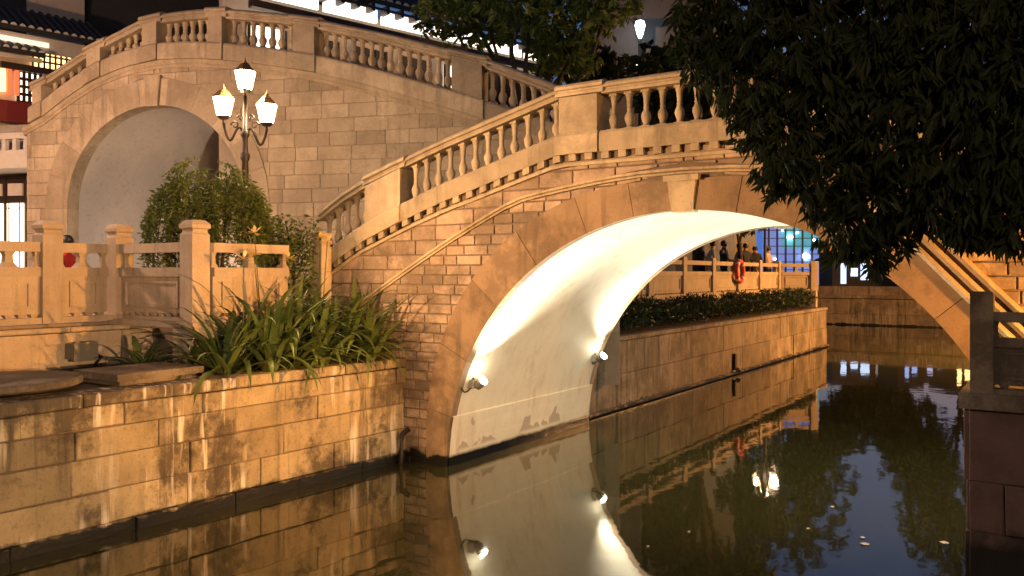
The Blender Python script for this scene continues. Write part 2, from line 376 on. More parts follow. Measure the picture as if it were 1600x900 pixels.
# ------------------------------------------------------------------ near bank wall, left
def wall_of_blocks(root, fr, zs, a0, a1, blen, mat, mort, rng, proud=0.02, joint=0.014, ch=0.012, name='stone_block', thick=0.2, back=0.012, caps=None):
    core = MB()
    z0, z1 = zs[0], zs[-1]
    v = [fr.P(a, z, o) for o in (-thick, back-0.02) for (a, z) in ((a0, z0), (a1, z0), (a1, z1-0.015), (a0, z1-0.015))]
    core.add(v, [(0,1,2,3),(4,5,6,7),(0,1,5,4),(1,2,6,5),(2,3,7,6),(3,0,4,7)])
    core.build('wall_core', mort, root)
    for p in courses(zs, lambda z: a0, lambda z: a1, blen, joint, rng):
        p = [(a+rng.uniform(-.005, .005), z+rng.uniform(-.005, .005)) for a, z in p]; b = MB(); stone(b, fr, p, -0.1, proud + rng.uniform(-0.017, 0.017), ch); b.build(name, mat, root)
rng = random.Random(4)
e0 = Vector((-7.62, -1.5, 0)); e1 = Vector((-7.1, 8.17, 0)); dd = (e1-e0).normalized()
FB = Frame(e0, dd, (dd.y, -dd.x, 0)); LB = (e1-e0).length
root = tag(empty('bank_wall'), 'stained block wall of the near bank below the strap-leaf plants', 'wall')
wall_of_blocks(root, FB, [-0.35, 0.12, 0.42, 0.74, 1.0, 1.2], 0, LB-0.02, 0.95, M['bank'], M['mortar'], rng, joint=0.009, ch=0.008)
for p in courses([1.203, LOW], lambda z: 0, lambda z: LB-0.02, 1.15, 0.012, rng):
    b = MB(); stone(b, FB, p, -0.32, 0.055 + rng.uniform(-0.006, 0.006), 0.014); b.build('coping_stone', M['bank'], root)

# wall below the left fence, and the pier and slab that carry the corner
root = tag(empty('terrace_retaining_wall'), 'orange lit retaining wall under the fence with a metal box on it', 'wall')
FT = Frame((-9.62, 0, 0), (0, 1, 0), (1, 0, 0))
wall_of_blocks(root, FT, [LOW-0.05, 1.72], 1.0, 6.3, 0.75, M['fence'], M['rear_mortar'], rng, joint=0.008, ch=0.005)
for p in courses([1.723, 1.79], lambda z: 1.0, lambda z: 5.9, 1.2, 0.008, rng):
    b = MB(); stone(b, FT, p, -0.2, 0.07, 0.012); b.build('coping_stone', M['fence'], root)
root = tag(empty('fence_pier'), 'square grey stone pier under the corner post of the fence', 'pier')
m = MB(); m.box(-8.46, -8.1, 5.74, 6.02, 1.2, 1.8); m.build('shaft', M['fence'], root)
m = MB(); m.box(-9.74, -8.08, 5.72, 6.12, 1.79, 1.858); m.build('slab', M['fence'], root)
root = tag(empty('planter_back_wall'), 'low wall behind the strap-leaf plants under the fence', 'wall')
m = MB(); m.box(-8.42, -8.16, 6.02, 8.15, 1.2, 1.855); m.build('wall_core', M['fence'], root)

# ------------------------------------------------------------------ stone fences
def fence(name, label, pts, ends, z0=1.86, mat=None, S=1.0, group=None, cap=True):
    """posts at pts, a panel between each pair; ends lists which posts are tall"""
    mat = mat or M['fence']; root = tag(empty(name, (pts[0][0], pts[0][1], 0)), label, 'fence', group)
    for i, p in enumerate(pts):
        if not ends[i]: continue
        d = Vector((1, 0, 0))
        q = pts[i+1] if i+1 < len(pts) else pts[i-1]
        d = (Vector((q[0]-p[0], q[1]-p[1], 0))).normalized(); e = Vector((-d.y, d.x, 0)); o = Vector((p[0], p[1], z0))
        b = MB(); h = 0.115*S
        b.obox(o, d, e, h, h, -0.02, 0.985*S if cap is True else cap*S)
        if cap is not True:
            b.frustum(o, d, e, h*0.99, h*0.9, cap*S, cap*S+.02); b.build('post', mat, root); continue
        b.frustum(o, d, e, h*0.99, h*0.84, 0.985*S, 1.01*S); b.obox(o, d, e, h*0.84, h*0.84, 1.01*S, 1.04*S)
        b.frustum(o, d, e, h*0.84, h*1.06, 1.04*S, 1.06*S); b.obox(o, d, e, h*1.06, h*1.06, 1.06*S, 1.1*S); b.frustum(o, d, e, h*1.06, h*0.7, 1.1*S, 1.15*S)
        b.build('post', mat, root)
    for p, q in zip(pts, pts[1:]):
        A = Vector((p[0], p[1], z0)); B = Vector((q[0], q[1], z0)); d = (B-A).normalized(); e = Vector((-d.y, d.x, 0)); L = (B-A).length; c = (A+B)/2; h = L/2 - 0.1*S
        b = MB(); b.obox(c, d, e, h, 0.075*S, 0.79*S, 0.9*S); b.frustum(c + d*0, d, e, 0.01, 0.01, 0.8*S, 0.81*S); b.build('top_rail', mat, root)
        b = MB(); b.obox(c, d, e, h, 0.085*S, 0.51*S, 0.615*S); b.build('middle_rail', mat, root)
        b = MB(); b.obox(c, d, e, h+0.08*S, 0.1*S, -0.02, 0.045*S)
        k = max(3, int(L/0.16))
        b.build('ground_beam', mat, root)
        b = MB(); b.obox(c, d, e, h, 0.05*S, 0.085*S, 0.51*S)
        for j in range(k):     # scalloped feet under the panel
            t = -h + (j+0.5)*2*h/k; b.frustum(c + d*t, d, e, 0.03*S, 0.05*S, 0.043*S, 0.086*S)
        pan = b.build('panel', mat, root)
        for sgn in (-1, 1):
            b = MB(); w = h-0.12*S; w2 = w-0.03*S
            if w2 < 0.05: continue
            off = e*(sgn*0.052*S)
            for (u0, u1, v0, v1) in ((-w, w, 0.43, 0.455), (-w, w, 0.15, 0.175), (-w, -w2, 0.175, 0.43), (w2, w, 0.175, 0.43)):
                b.obox(c + off + d*((u0+u1)/2), d, e, (u1-u0)/2, 0.02*S, v0*S, v1*S)
            b.build('panel_moulding', mat, pan)
        for t, q in ((-h+0.03*S, .6), (0.0, 1.0 if L < 1.45 else 0), (h-0.03*S, .6)):
            if not q: continue
            b = MB(); b.frustum(c + d*t, d, e, 0.08*S*q, 0.045*S*q, 0.614*S, 0.67*S); b.frustum(c + d*t, d, e, 0.045*S*q, 0.04*S*q, 0.67*S, 0.745*S); b.frustum(c + d*t, d, e, 0.04*S*q, 0.06*S*q, 0.745*S, 0.791*S)
            b.build('rail_support', mat, root)
    return root
fence('stone_fence', 'carved stone fence by the canal with its orange lit panels left of the grey one', [(-9.74, 1.5), (-9.74, 2.37), (-9.74, 3.24), (-9.74, 4.12), (-9.74, 5.0), (-9.74, 5.78)], [1,1,1,1,1,0])
fence('stone_fence', 'shaded grey stone fence panel between two tall corner posts', [(-9.74, 5.87), (-8.24, 5.87)], [1, 1])
fence('stone_fence', 'orange lit stone fence panel behind the strap-leaf plants', [(-8.24, 5.97), (-8.24, 7.28)], [0, 0])
root = tag(empty('stair_foot_post'), 'small banded stone post at the foot of the bridge stairs', 'post')
m = MB(); o = Vector((-8.3, 7.86, 1.86)); X = Vector((1,0,0)); Y = Vector((0,1,0))
m.obox(o, X, Y, 0.09, 0.09, -0.02, 0.9); m.build('shaft', M['fence'], root)
m = MB(); m.obox(o, X, Y, 0.075, 0.075, 0.9, 0.94); m.obox(o, X, Y, 0.1, 0.1, 0.94, 0.99); m.obox(o, X, Y, 0.075, 0.075, 0.99, 1.02); m.obox(o, X, Y, 0.1, 0.1, 1.02, 1.08); m.build('cap', M['fence'], root)

# ------------------------------------------------------------------ the main bridge
SC, ZC, RV, U0, U1 = -3.3, -0.05, 3.12, 8.17, 11.85
FN = Frame((SC, U0, 0), (1, 0, 0), (0, -1, 0))     # a measured from the crown
FF = Frame((SC, U1, 0), (1, 0, 0), (0, 1, 0))
TOP = [(0, 4.53), (1.5, 4.53), (2.05, 4.39), (2.6, 4.25), (3.2, 4.10), (3.75, 3.94), (4.5, 3.70), (5.0, 3.5), (5.5, 3.22), (6.2, 2.8)]
BASE = [(0, 3.74), (1.5, 3.74), (2.1, 3.58), (2.7, 3.41), (3.1, 3.31), (3.75, 3.10), (4.6, 2.79), (5.05, 2.56), (5.6, 2.27), (6.2, 1.9)]
STR = [(0, 3.47), (0.5, 3.46), (0.9, 3.43), (1.3, 3.38), (1.7, 3.325), (2.1, 3.25), (2.6, 3.03), (3.1, 2.79), (3.6, 2.53), (4.1, 2.26), (5.2, 1.65), (6.2, 1.1)]
def inv(pts, z):   # distance from the crown where a falling line reaches z
    if z >= pts[0][1]: return 0
    for (a, b), (c, d) in zip(pts, pts[1:]):
        if d <= z <= b and b > d: return a + (c-a)*(b-z)/(b-d)
    return pts[-1][0]
def ro(phi): return RV + 0.29 + 0.2*max(0, math.sin(2*phi))
def ring_x(z):     # half width of the outer ring edge at height z
    best = 0
    for k in range(181):
        ph = math.pi/2*k/180
        if ZC + ro(ph)*math.sin(ph) >= z: return ro(ph)*math.cos(ph)
    return 0
bridge = tag(empty('stone_arch_bridge', (SC, (U0+U1)/2, 0)), 'stone bridge over the canal with a white lit round arch and balustrade', 'bridge')
# vault
m = MB(); N = 96; v = []; f = []
rows = 13
for j in range(rows):
    y = U0 + 0.0 + (U1-U0)*j/(rows-1)
    for k in range(N+1):
        a = math.pi*k/N; v.append((SC + RV*math.cos(a), y, ZC + RV*math.sin(a)))
for j in range(rows-1):
    for k in range(N): f.append((j*(N+1)+k, j*(N+1)+k+1, (j+1)*(N+1)+k+1, (j+1)*(N+1)+k))
m.add(v, f, True)
vault = m.build('vault', M['vault'], bridge, 'white plastered vault under the arch')
for sgn in (-1, 1):     # dado at the foot of the vault
    m = MB(); v = []; f = []
    zz = [-0.3, -0.05, 0.1, 0.3, 0.5, 0.62]
    for y in (U0+0.02, U1-0.02):
        for z in zz:
            x = math.sqrt(RV**2-(max(z, ZC)-ZC)**2) - 0.02; v.append((SC + sgn*x, y, z))
        v.append((SC + sgn*math.sqrt(RV**2-(0.63-ZC)**2), y, 0.635))
    n = len(zz)+1
    m.add(v, [(i, i+1, n+i+1, n+i) for i in range(n-1)], False); m.build('dado', M['vault'], vault)
# cores behind the facing
for fr in (FN, FF):
    m = MB(); v = []; f = []; K = 72; n2 = 0
    pts = []
    for k in range(K+1):
        a = math.pi*k/K; x = (RV+0.02)*math.cos(a); z = ZC + (RV+0.02)*math.sin(a); pts.append((x, z, x*1.0, lerp(BASE, abs(x))))
    pts = [(6.1, -0.4, 6.1, lerp(BASE, 6.1)), (RV+0.021, -0.4, RV+0.021, lerp(BASE, RV))] + pts + [(-RV-0.021, -0.4, -RV-0.021, lerp(BASE, RV)), (-6.1, -0.4, -6.1, lerp(BASE, 6.1))]
    for x, z, x2, z2 in pts: v += [fr.P(x, z, -0.012), fr.P(x2, z2, -0.012)]
    m.add(v, [(2*i, 2*i+2, 2*i+3, 2*i+1) for i in range(len(pts)-1)])
    wall = m.build('spandrel_wall', M['mortar'], bridge)
    if fr is FN: near_wall = wall
# facing of brick-shaped stones, the near side
rng = random.Random(7); polys = []
zs = [-0.3 + 0.122*i for i in range(33)]
mir = lambda P: [(-a, z) for a, z in P][::-1]
lo = lambda z: -min(5.9, inv([(a, b-0.035) for a, b in STR], z)); hi = lambda z: -ring_x(z)
L1 = courses(zs, lo, hi, 0.29, 0.016, rng, 0.3)
L2 = [mir(p) for p in courses(zs, lo, hi, 0.29, 0.016, rng, 0.3)]
zs2 = [1.9 + 0.185*i for i in range(12)]
top_in = lambda z: -min(5.9, inv([(a, b-0.14) for a, b in BASE], z)); str_in = lambda z: -inv([(a, b+0.035) for a, b in STR], z)
L3 = courses(zs2, top_in, str_in, 0.46, 0.012, rng, 0.3); L4 = [mir(p) for p in courses(zs2, top_in, str_in, 0.46, 0.012, rng, 0.3)]
def score(P):
    a = sum(p[0] for p in P)/len(P); z = sum(p[1] for p in P)/len(P)
    hid = (a < -3.8 and z < 1.3) or (a < -4.9 and z < 2.1) or (1.2 < a < 2.4 and z > 2.3) or z < -0.1
    return area(P) - (10 if hid else 0)
allp = sorted(L1+L2, key=score, reverse=True); rest = MB()
for i, p in enumerate(allp):
    pr_ = rng.uniform(0.0, 0.01)
    if i < 290: b = MB(); stone(b, FN, p, -0.06, pr_, 0.006); b.build('brick', M['brick'], near_wall)
    else: stone(rest, FN, p, -0.06, pr_, 0.009)
o = rest.build('brickwork', M['brick'], near_wall); o['kind'] = 'stuff'
for p in L3+L4: b = MB(); stone(b, FN, p, -0.06, rng.uniform(0.0, 0.014), 0.008); b.build('ashlar_block', M['brick'], near_wall)
# arch ring
def voussoir(fr, p0, p1, out, name='voussoir', mat=None, parent=None, r0=None, r1=None, k=6):
    b = MB(); v = []
    for o_ in (-0.1, out):
        for j in range(k+1):
            ph = p0 + (p1-p0)*j/k; q = ph if ph <= math.pi/2 else math.pi-ph
            i_ = RV - 0.008 if r0 is None else r0; e_ = ro(q) if r1 is None else r1
            v += [fr.P(i_*math.cos(ph), ZC + i_*math.sin(ph), o_), fr.P(e_*math.cos(ph), ZC + e_*math.sin(ph), o_)]
    n = 2*(k+1); f = []
    for j in range(k):
        a = 2*j; f += [(n+a, n+a+2, n+a+3, n+a+1), (a, a+2, n+a+2, n+a), (a+1, a+3, n+a+3, n+a+1)]
    f += [(0, 1, n+1, n), (2*k, 2*k+1, n+2*k+1, n+2*k)]
    b.add(v, f); return b.build(name, mat or M['ring'], parent)
ring = empty('arch_ring'); ring.parent = bridge
ring.location = (0, 0, 0)
edges = [-0.1, 0.22, 0.46, 0.72, 0.96, 1.2, 1.39, 1.53]
for fr in (FN, FF):
    for sd in (0, 1):
        for i in range(len(edges)-1):
            p0, p1 = edges[i]+0.0009, edges[i+1]-0.0009
            if sd: p0, p1 = math.pi-p1, math.pi-p0
            voussoir(fr, p0, p1, 0.03 + rng.uniform(-0.003, 0.003), parent=ring)
    b = MB(); kz0, kz1 = ZC+RV-0.03, ZC+RV+0.29
    v = [fr.P(a, z, o_) for o_ in (-0.1, 0.07) for a, z in ((-0.11, kz0), (0.11, kz0), (0.155, kz1), (-0.155, kz1))]
    b.add(v, [(0,1,2,3),(4,5,6,7),(0,1,5,4),(1,2,6,5),(2,3,7,6),(3,0,4,7)])
    v = [fr.P(a, z, o_) for o_ in (-0.1, 0.1) for a, z in ((-0.19, kz1), (0.19, kz1), (0.19, kz1+0.06), (-0.19, kz1+0.06))]
    b.add(v, [(0,1,2,3),(4,5,6,7),(0,1,5,4),(1,2,6,5),(2,3,7,6),(3,0,4,7)])
    b.build('keystone', M['cut'], ring)
# string courses
for fr in (FN, FF):
    for sgn in (-1, 1):
        b = MB(); xs = [0.0] + [0.25*i for i in range(1, 24)]
        path = [(fr.P(sgn*x, lerp(STR, x)), fr.n) for x in xs]
        b.sweep(path, [(-0.05, -0.03), (0.025, -0.03), (0.03, -0.012), (0.018, -0.004), (0.045, 0.004), (0.05, 0.03), (-0.05, 0.036)])
        b.build('string_course', M['cut'], bridge)
b = MB(); hp = [(fr.P(a, z), fr.n) for fr in (FN,) for a, z in ((1.75, 3.24), (2.23, 2.74), (2.73, 2.2), (3.3, 1.6), (3.9, .98))]
for off in (-.1, 0.0, .1):
    b.sweep([(p + Vector((off*.72, 0, off*.68)), n_) for p, n_ in hp], [(-.05, -.045), (.07, -.045), (.1, 0), (.07, .045), (-.05, .045)])
b.build('ramp_moulding', M['cut'], bridge)
# deck
m = MB(); v = []; xs = [0.25*i for i in range(-24, 25)]
for y in (U0+0.05, U1-0.05):
    for x in xs: v.append((SC+x, y, lerp(BASE, abs(x))+0.1))
n = len(xs); m.add(v, [(i, i+1, n+i+1, n+i) for i in range(n-1)]); m.build('deck', M['paving'], bridge)

BAL_PROF = [(0.058, 0.0), (0.058, 0.03), (0.04, 0.04), (0.034, 0.06), (0.052, 0.1), (0.06, 0.135), (0.055, 0.165), (0.034, 0.2), (0.028, 0.225), (0.036, 0.235), (0.028, 0.25), (0.034, 0.33), (0.037, 0.36), (0.042, 0.375), (0.046, 0.39), (0.046, 0.43)]
def baluster_mesh(S, mat, square=0.06):
    b = MB(); b.lathe([(r*S, z*S) for r, z in BAL_PROF], 10)
    q = square*S; b.box(-q, q, -q, q, -0.06*S, 0.03*S); q *= .82; b.box(-q, q, -q, q, 0.405*S, 0.47*S)
    return b.mesh('baluster', mat)
def railing(root, fr, topf, basef, spans, S, mat, inset=0.13, plinth_h=0.235, rail_h=0.15, dent=None, name='balustrade', parapet_thick=0.15, step=0.215):
    """spans: (a0, a1, kind) along the face, kind 'open' or 'post'"""
    bal = empty(name); bal.parent = root; bal.location = (0, 0, 0)
    me = baluster_mesh(S, mat)
    hs = [(.13,-.02),(.15,-.045),(.15,-.075),(.12,-.085),(.12,-.105),(.135,-.115),(.135,-.15),(-.135,-.15),(-.135,-.115),(-.12,-.105),(-.12,-.085),(-.15,-.075),(-.15,-.045),(-.13,-.02),(-.09,0),(.09,0)]
    hs = [(a*S - inset, z*S) for a, z in hs]
    def path(a0, a1, fn, dz=0):
        k = max(1, int(abs(a1-a0)/0.22)); return [(fr.P(a0+(a1-a0)*i/k, fn(a0+(a1-a0)*i/k)+dz), fr.n) for i in range(k+1)]
    for a0, a1, kind in spans:
        g = 0.004
        ps = [(0.07*S, 0), (0.07*S, plinth_h-0.03*S), (0.05*S, plinth_h), (-inset-0.17*S, plinth_h), (-inset-0.17*S, 0)]
        if kind == 'open':
            b = MB(); b.sweep(path(a0+g, a1-g, basef), ps); b.build('plinth', mat, bal)
            b = MB(); b.sweep(path(a0+g, a1-g, topf), hs); b.build('handrail', mat, bal)
            n = max(1, round((abs(a1-a0))/step)); 
            for i in range(n):
                a = a0 + (a1-a0)*(i+0.5)/n
                zb = basef(a)+plinth_h; zt = topf(a)-rail_h
                o = link('baluster', me, bal); o.location = fr.P(a, zb, -inset) - offset_of(bal); o.scale.z = (zt-zb)/(0.43*S)
                o.rotation_euler = (random.uniform(-.015, .015), random.uniform(-.015, .015), math.atan2(fr.d.y, fr.d.x) + random.uniform(-.05, .05))
        else:
            ex = 0.035*S
            b = MB(); b.sweep(path(a0, a1, basef), [(q+ex*0.8 if q > 0 else q-ex, z) for q, z in ps]); pd = b.build('pedestal', mat, bal)
            b = MB(); A = path(a0+0.03*S, a1-0.03*S, basef, plinth_h)
            T = path(a0+0.03*S, a1-0.03*S, topf, -rail_h)
            w = 0.16*S; v = []
            for (p, _), (t, _) in zip(A, T):
                for o_ in (w-inset+0.02, -w-inset): v += [p + fr.n*o_, t + fr.n*o_]
            k = len(A); fs = []
            for i in range(k-1):
                q = 4*i; fs += [(q, q+4, q+5, q+1), (q+2, q+6, q+7, q+3), (q+1, q+5, q+7, q+3)]
            fs += [(0, 1, 3, 2), (4*k-4, 4*k-3, 4*k-1, 4*k-2)]
            b.add(v, fs); b.build('newel_die', mat, pd)
            b = MB(); b.sweep(path(a0-ex, a1+ex, lambda a: topf(min(max(a, min(a0, a1)), max(a0, a1))), 0.025*S), [(q*1.22 + inset*0.22, z*1.05) for q, z in hs]); b.build('newel_cap', mat, pd)
    if dent:
        dn, d0, d1 = dent
        a = d0
        while a <= d1:
            z = basef(a); b = MB()
            v = [fr.P(a+x, basef(a+x)-zz, o_) for o_ in (-0.02, 0.055) for x, zz in ((-0.045, 0.075), (0.045, 0.075), (0.045, -0.002), (-0.045, -0.002))]
            b.add(v, [(0,1,2,3),(4,5,6,7),(0,1,5,4),(1,2,6,5),(2,3,7,6),(3,0,4,7)]); b.build('dentil', mat, bal)
            a += dn
        for sgn in (-1, 1):
            b = MB(); b.sweep(path(0, sgn*5.7, basef), [(-0.02, -0.135), (0.03, -0.13), (0.035, -0.1), (0.015, -0.08), (-0.02, -0.078)]); b.build('bed_moulding', mat, bal)
    return bal
tf = lambda a: lerp(TOP, abs(a)); bf = lambda a: lerp(BASE, abs(a))
SP = [(-5.4, -4.5, 'open'), (-4.5, -3.83, 'post'), (-3.83, -1.51, 'open'), (-1.51, -0.97, 'post'), (-0.97, 0.97, 'open'), (0.97, 1.51, 'post'), (1.51, 3.83, 'open'), (3.83, 4.5, 'post'), (4.5, 5.4, 'open')]
railing(bridge, FN, tf, bf, SP, 0.92, M['cut'], dent=(0.205, -5.4, 5.5), step=0.2, plinth_h=0.23, rail_h=0.14)
railing(bridge, FF, tf, bf, SP, 0.92, M['cut'], step=0.2, plinth_h=0.23, rail_h=0.14)

# flood lamps that light the vault
def on_vault(ph, y, off): return Vector((SC + (RV-off)*math.cos(ph), y, ZC + (RV-off)*math.sin(ph)))
def flood_fixture(label, loc, aim, lit):
    r = tag(empty('flood_lamp', loc), label, 'flood lamp'); aim = Vector(aim).normalized()
    o = Vector(loc); b = MB(); q = aim.to_track_quat('Z', 'Y')
    pr0 = [(0.02, -0.1), (0.05, -0.08), (0.06, 0.0), (0.065, 0.03)]
    b.lathe(pr0, 10); b.v = [tuple(o + q @ Vector(p)) for p in b.v]; b.build('housing', M['grey_metal'], r)
    b = MB(); b.lathe([(0.05, 0.031), (0.06, 0.04), (0.055, 0.06), (0.02, 0.075)], 10); b.v = [tuple(o + q @ Vector(p)) for p in b.v]; b.build('lens', M['flood_glass'], r)
    b = MB(); ph = math.atan2(o.z-ZC, o.x-SC); w = Vector((SC+RV*math.cos(ph), o.y, ZC+RV*math.sin(ph)))
    b.tube([w, (w+o)/2 + Vector((0, 0, -0.04)), o + Vector((0, 0, -0.05))], 0.014); b.build('bracket', M['grey_metal'], r)
    b = MB(); ye = U0+.05 if o.y < 10 else U1-.05
    b.tube([o + Vector((0, 0, -.06)), w + Vector((.02 if o.x < SC else -.02, 0, -.12))] + [on_vault(ph + (.045 if o.x < SC else -.045)*(1+.3*math.sin(k)), o.y + (ye-o.y)*k/4, .012) for k in range(5)], .009, 5); b.build('cable', M['iron'], r)
    b = MB(); b.box(w.x-.03, w.x+.05, o.y-.06, o.y+.06, w.z-.12, w.z-.02); b.build('junction_box', M['white_metal'], r)
    return r
for y, ph, lab in ((8.42, 158.5, 'small flood lamp low on the vault near the front rim of the arch'), (11.62, 157.5, 'brightly shining flood lamp at the far rim of the vault'),
                   (8.6, 21.5, 'flood lamp at the right foot of the vault near the front rim'), (11.4, 22.5, 'flood lamp at the right foot of the vault near the far rim')):
    left = ph > 90; ph = R_(ph)
    loc = on_vault(ph, y, 0.14); tgt = on_vault(R_(100 if left else 95), y + (0.1 if y < 10 else -0.1), 0.0)
    aim = tgt - loc
    flood_fixture(lab, loc, aim, True)
    spot('flood_lamp_light', loc + aim.normalized()*0.08, tgt, 330 if left else 110, CREAM, 125 if left else 150, 0.9, 0.04)
# cable and rusty outlet by the bridge foot
m = MB(); m.tube([(-6.98, 8.10, 0.42), (-7.0, 8.0, 0.36), (-7.01, 7.98, 0.1), (-7.0, 7.97, -0.05)], 0.035)
tag(m.build('drain_pipe', M['iron']), 'dark drain pipe in the corner between bank wall and bridge', 'pipe')

# ------------------------------------------------------------------ the rear bridge
RA = Vector((-7.48, 12.44, 0)); RD = Vector((-0.9396, -0.3422, 0)).normalized(); RNv = Vector((0.3422, -0.9396, 0)).normalized()
FR = Frame(RA, RD, RNv)
RTOP = [(-1.2, 5.2), (0, 5.76), (1.16, 6.24), (1.87, 6.46), (3.1, 6.83), (4.38, 7.16), (5.17, 7.33), (5.9, 7.45), (6.4, 7.52), (7.1, 7.56), (7.8, 7.53), (8.2, 7.47), (9.05, 7.15), (9.5, 6.95), (10.5, 6.45), (11.7, 5.9)]
RBASE = [(-1.2, 4.2), (0, 4.73), (1.45, 5.23), (2.48, 5.57), (3.61, 5.92), (4.58, 6.18), (5.71, 6.4), (6.4, 6.5), (7.1, 6.58), (7.8, 6.59), (8.54, 6.5), (9.28, 6.28), (9.9, 5.97), (10.5, 5.6), (11.7, 5.1)]
rtf = lambda a: lerp(RTOP, a); rbf = lambda a: lerp(RBASE, a)
rear = tag(empty('stone_arch_bridge', tuple(FR.P(7.95, 0))), 'tall pale stone bridge behind the three-lantern street lamp', 'bridge')
TC, TZ, TR, TRO = 7.95, 3.72, 2.0, 2.52
TEND = 10.95
def rlo(z): 
    # right-hand limit of the wall (small t) where the deck line falls below z
    for (a, b), (c, d) in zip(RBASE, RBASE[1:]):
        if d >= z: return max(-1.2, a + (c-a)*(z-b)/(d-b)) if b < z else -1.2
    return 7.8
def rhi(z):
    if z <= rbf(TEND): return TEND
    for (a, b), (c, d) in list(zip(RBASE, RBASE[1:]))[::-1]:
        if b >= z >= d: return min(TEND, a + (c-a)*(b-z)/(b-d))
    return 7.8
def rx(z):
    if z >= TZ+TRO: return 0.0
    return TRO if z <= TZ else math.sqrt(TRO**2-(z-TZ)**2)
m = MB(); v = []; ts = [-1.2] + [0.4*i for i in range(0, 13)] + [TC-TR-0.02 + 0.0] 
arcs = [(TC - (TR+0.02)*math.cos(math.pi*k/40), TZ + (TR+0.02)*math.sin(math.pi*k/40)) for k in range(41)]
cols = [(t, 0.5) for t in ts] + arcs + [(TC+TR+0.021, 0.5), (TEND, 0.5)]
for t, z in cols: v += [FR.P(t, z, -0.015), FR.P(t, rbf(t), -0.015)]
m.add(v, [(2*i, 2*i+2, 2*i+3, 2*i+1) for i in range(len(cols)-1)])
rwall = m.build('spandrel_wall', M['rear_mortar'], rear)
rng = random.Random(21)
zs = [1.4 + 0.26*i for i in range(22)]
RP = courses(zs, rlo, lambda z: min(rhi(z), TC - rx(z)), 0.6, 0.008, rng) + courses(zs, lambda z: max(rlo(z), TC + rx(z)), rhi, 0.6, 0.008, rng)
for p in RP: b = MB(); stone(b, FR, p, -0.06, rng.uniform(-0.002, 0.005), 0.005); b.build('ashlar_block', M['rear'], rwall)
rring = empty('arch_ring'); rring.parent = rear
def rv_poly(b, inn, out_, o0, o1):
    k = len(inn); v = []
    for o_ in (o0, o1):
        for p, q in zip(inn, out_): v += [FR.P(p[0], p[1], o_), FR.P(q[0], q[1], o_)]
    n = 2*k; f = []
    for j in range(k-1):
        a = 2*j; f += [(n+a, n+a+2, n+a+3, n+a+1), (a, a+2, n+a+2, n+a), (a+1, a+3, n+a+3, n+a+1)]
    f += [(0, 1, n+1, n), (n-2, n-1, 2*n-1, 2*n-2)]; b.add(v, f)
ne = 11
for i in range(ne):
    if i == ne//2: 
        b = MB(); v = [FR.P(TC+a, z, o_) for o_ in (-0.1, 0.07) for a, z in ((-0.13, TZ+TR-0.03), (0.13, TZ+TR-0.03), (0.19, TZ+TRO+0.06), (-0.19, TZ+TRO+0.06))]
        b.add(v, [(0,1,2,3),(4,5,6,7),(0,1,5,4),(1,2,6,5),(2,3,7,6),(3,0,4,7)]); b.build('keystone', M['rear'], rring)
    p0, p1 = math.pi*i/ne+0.001, math.pi*(i+1)/ne-0.001; b = MB()
    A = [p0+(p1-p0)*j/5 for j in range(6)]
    rv_poly(b, [(TC+TR*math.cos(a), TZ+TR*math.sin(a)) for a in A], [(TC+TRO*math.cos(a), TZ+TRO*math.sin(a)) for a in A], -0.3, 0.018); b.build('voussoir', M['rear'], rring)
for sgn in (-1, 1):
    for z0, z1 in ((1.4, 2.3), (2.303, 3.1), (3.103, TZ)):
        b = MB(); rv_poly(b, [(TC+sgn*TR, z0), (TC+sgn*TR, z1)], [(TC+sgn*TRO, z0), (TC+sgn*TRO, z1)], -0.3, 0.018); b.build('jamb_stone', M['rear'], rring)
m = MB(); v = []; f = []; prof = [(TC+TR+0.1, 1.0)] + [(TC+(TR+0.1)*math.cos(math.pi*k/40), TZ+(TR+0.1)*math.sin(math.pi*k/40)) for k in range(41)] + [(TC-TR-0.1, 1.0)]
RL = 4.6
for o_ in (-0.29, -RL):
    for t, z in prof: v.append(FR.P(t, z, o_))
n = len(prof); m.add(v, [(i, i+1, n+i+1, n+i) for i in range(n-1)], True); m.build('vault', M['grey_plaster'], rear, 'plain grey plastered vault of the rear arch')
m = MB(); v = []
for o_ in (-0.05, -RL):
    for t in [0.3*i for i in range(-4, 37)]: v.append(FR.P(t, rbf(t)+0.1, o_))
n = 41; m.add(v, [(i, i+1, n+i+1, n+i) for i in range(n-1)]); m.build('deck', M['paving'], rear)
# back face and end of the rear bridge
m = MB(); v = []
for t, z in cols: v += [FR.P(t, z, -RL), FR.P(t, rbf(t)+0.1, -RL)]
m.add(v, [(2*i, 2*i+2, 2*i+3, 2*i+1) for i in range(len(cols)-1)])
m.add([FR.P(TEND, 0.5, -0.02), FR.P(TEND, 0.5, -RL), FR.P(TEND, rbf(TEND), -RL), FR.P(TEND, rbf(TEND), -0.02)], [(0, 1, 2, 3)])
m.build('rear_face', M['rear'], rear)
RSP = [(-1.1, 1.19, 'open'), (1.19, 1.83, 'post'), (1.83, 4.43, 'open'), (4.43, 4.95, 'post'), (4.95, 6.37, 'open'), (6.37, 6.74, 'post'), (6.74, 7.81, 'open'), (7.81, 8.21, 'post'), (8.21, 9.1, 'open'), (9.1, 9.5, 'post'), (9.5, 10.5, 'open'), (10.5, 10.8, 'post')]
railing(rear, FR, rtf, rbf, RSP, 1.32, M['rear'], inset=0.17, plinth_h=0.33, rail_h=0.17, step=0.19)
b = MB(); b.sweep([(FR.P(t, rbf(t)), FR.n) for t in [0.25*i for i in range(-4, 45)]], [(-0.05, -0.16), (0.02, -0.15), (0.03, -0.1), (0.05, -0.08), (0.06, -0.004), (-0.05, -0.004)]); b.build('bed_moulding', M['rear'], rear)

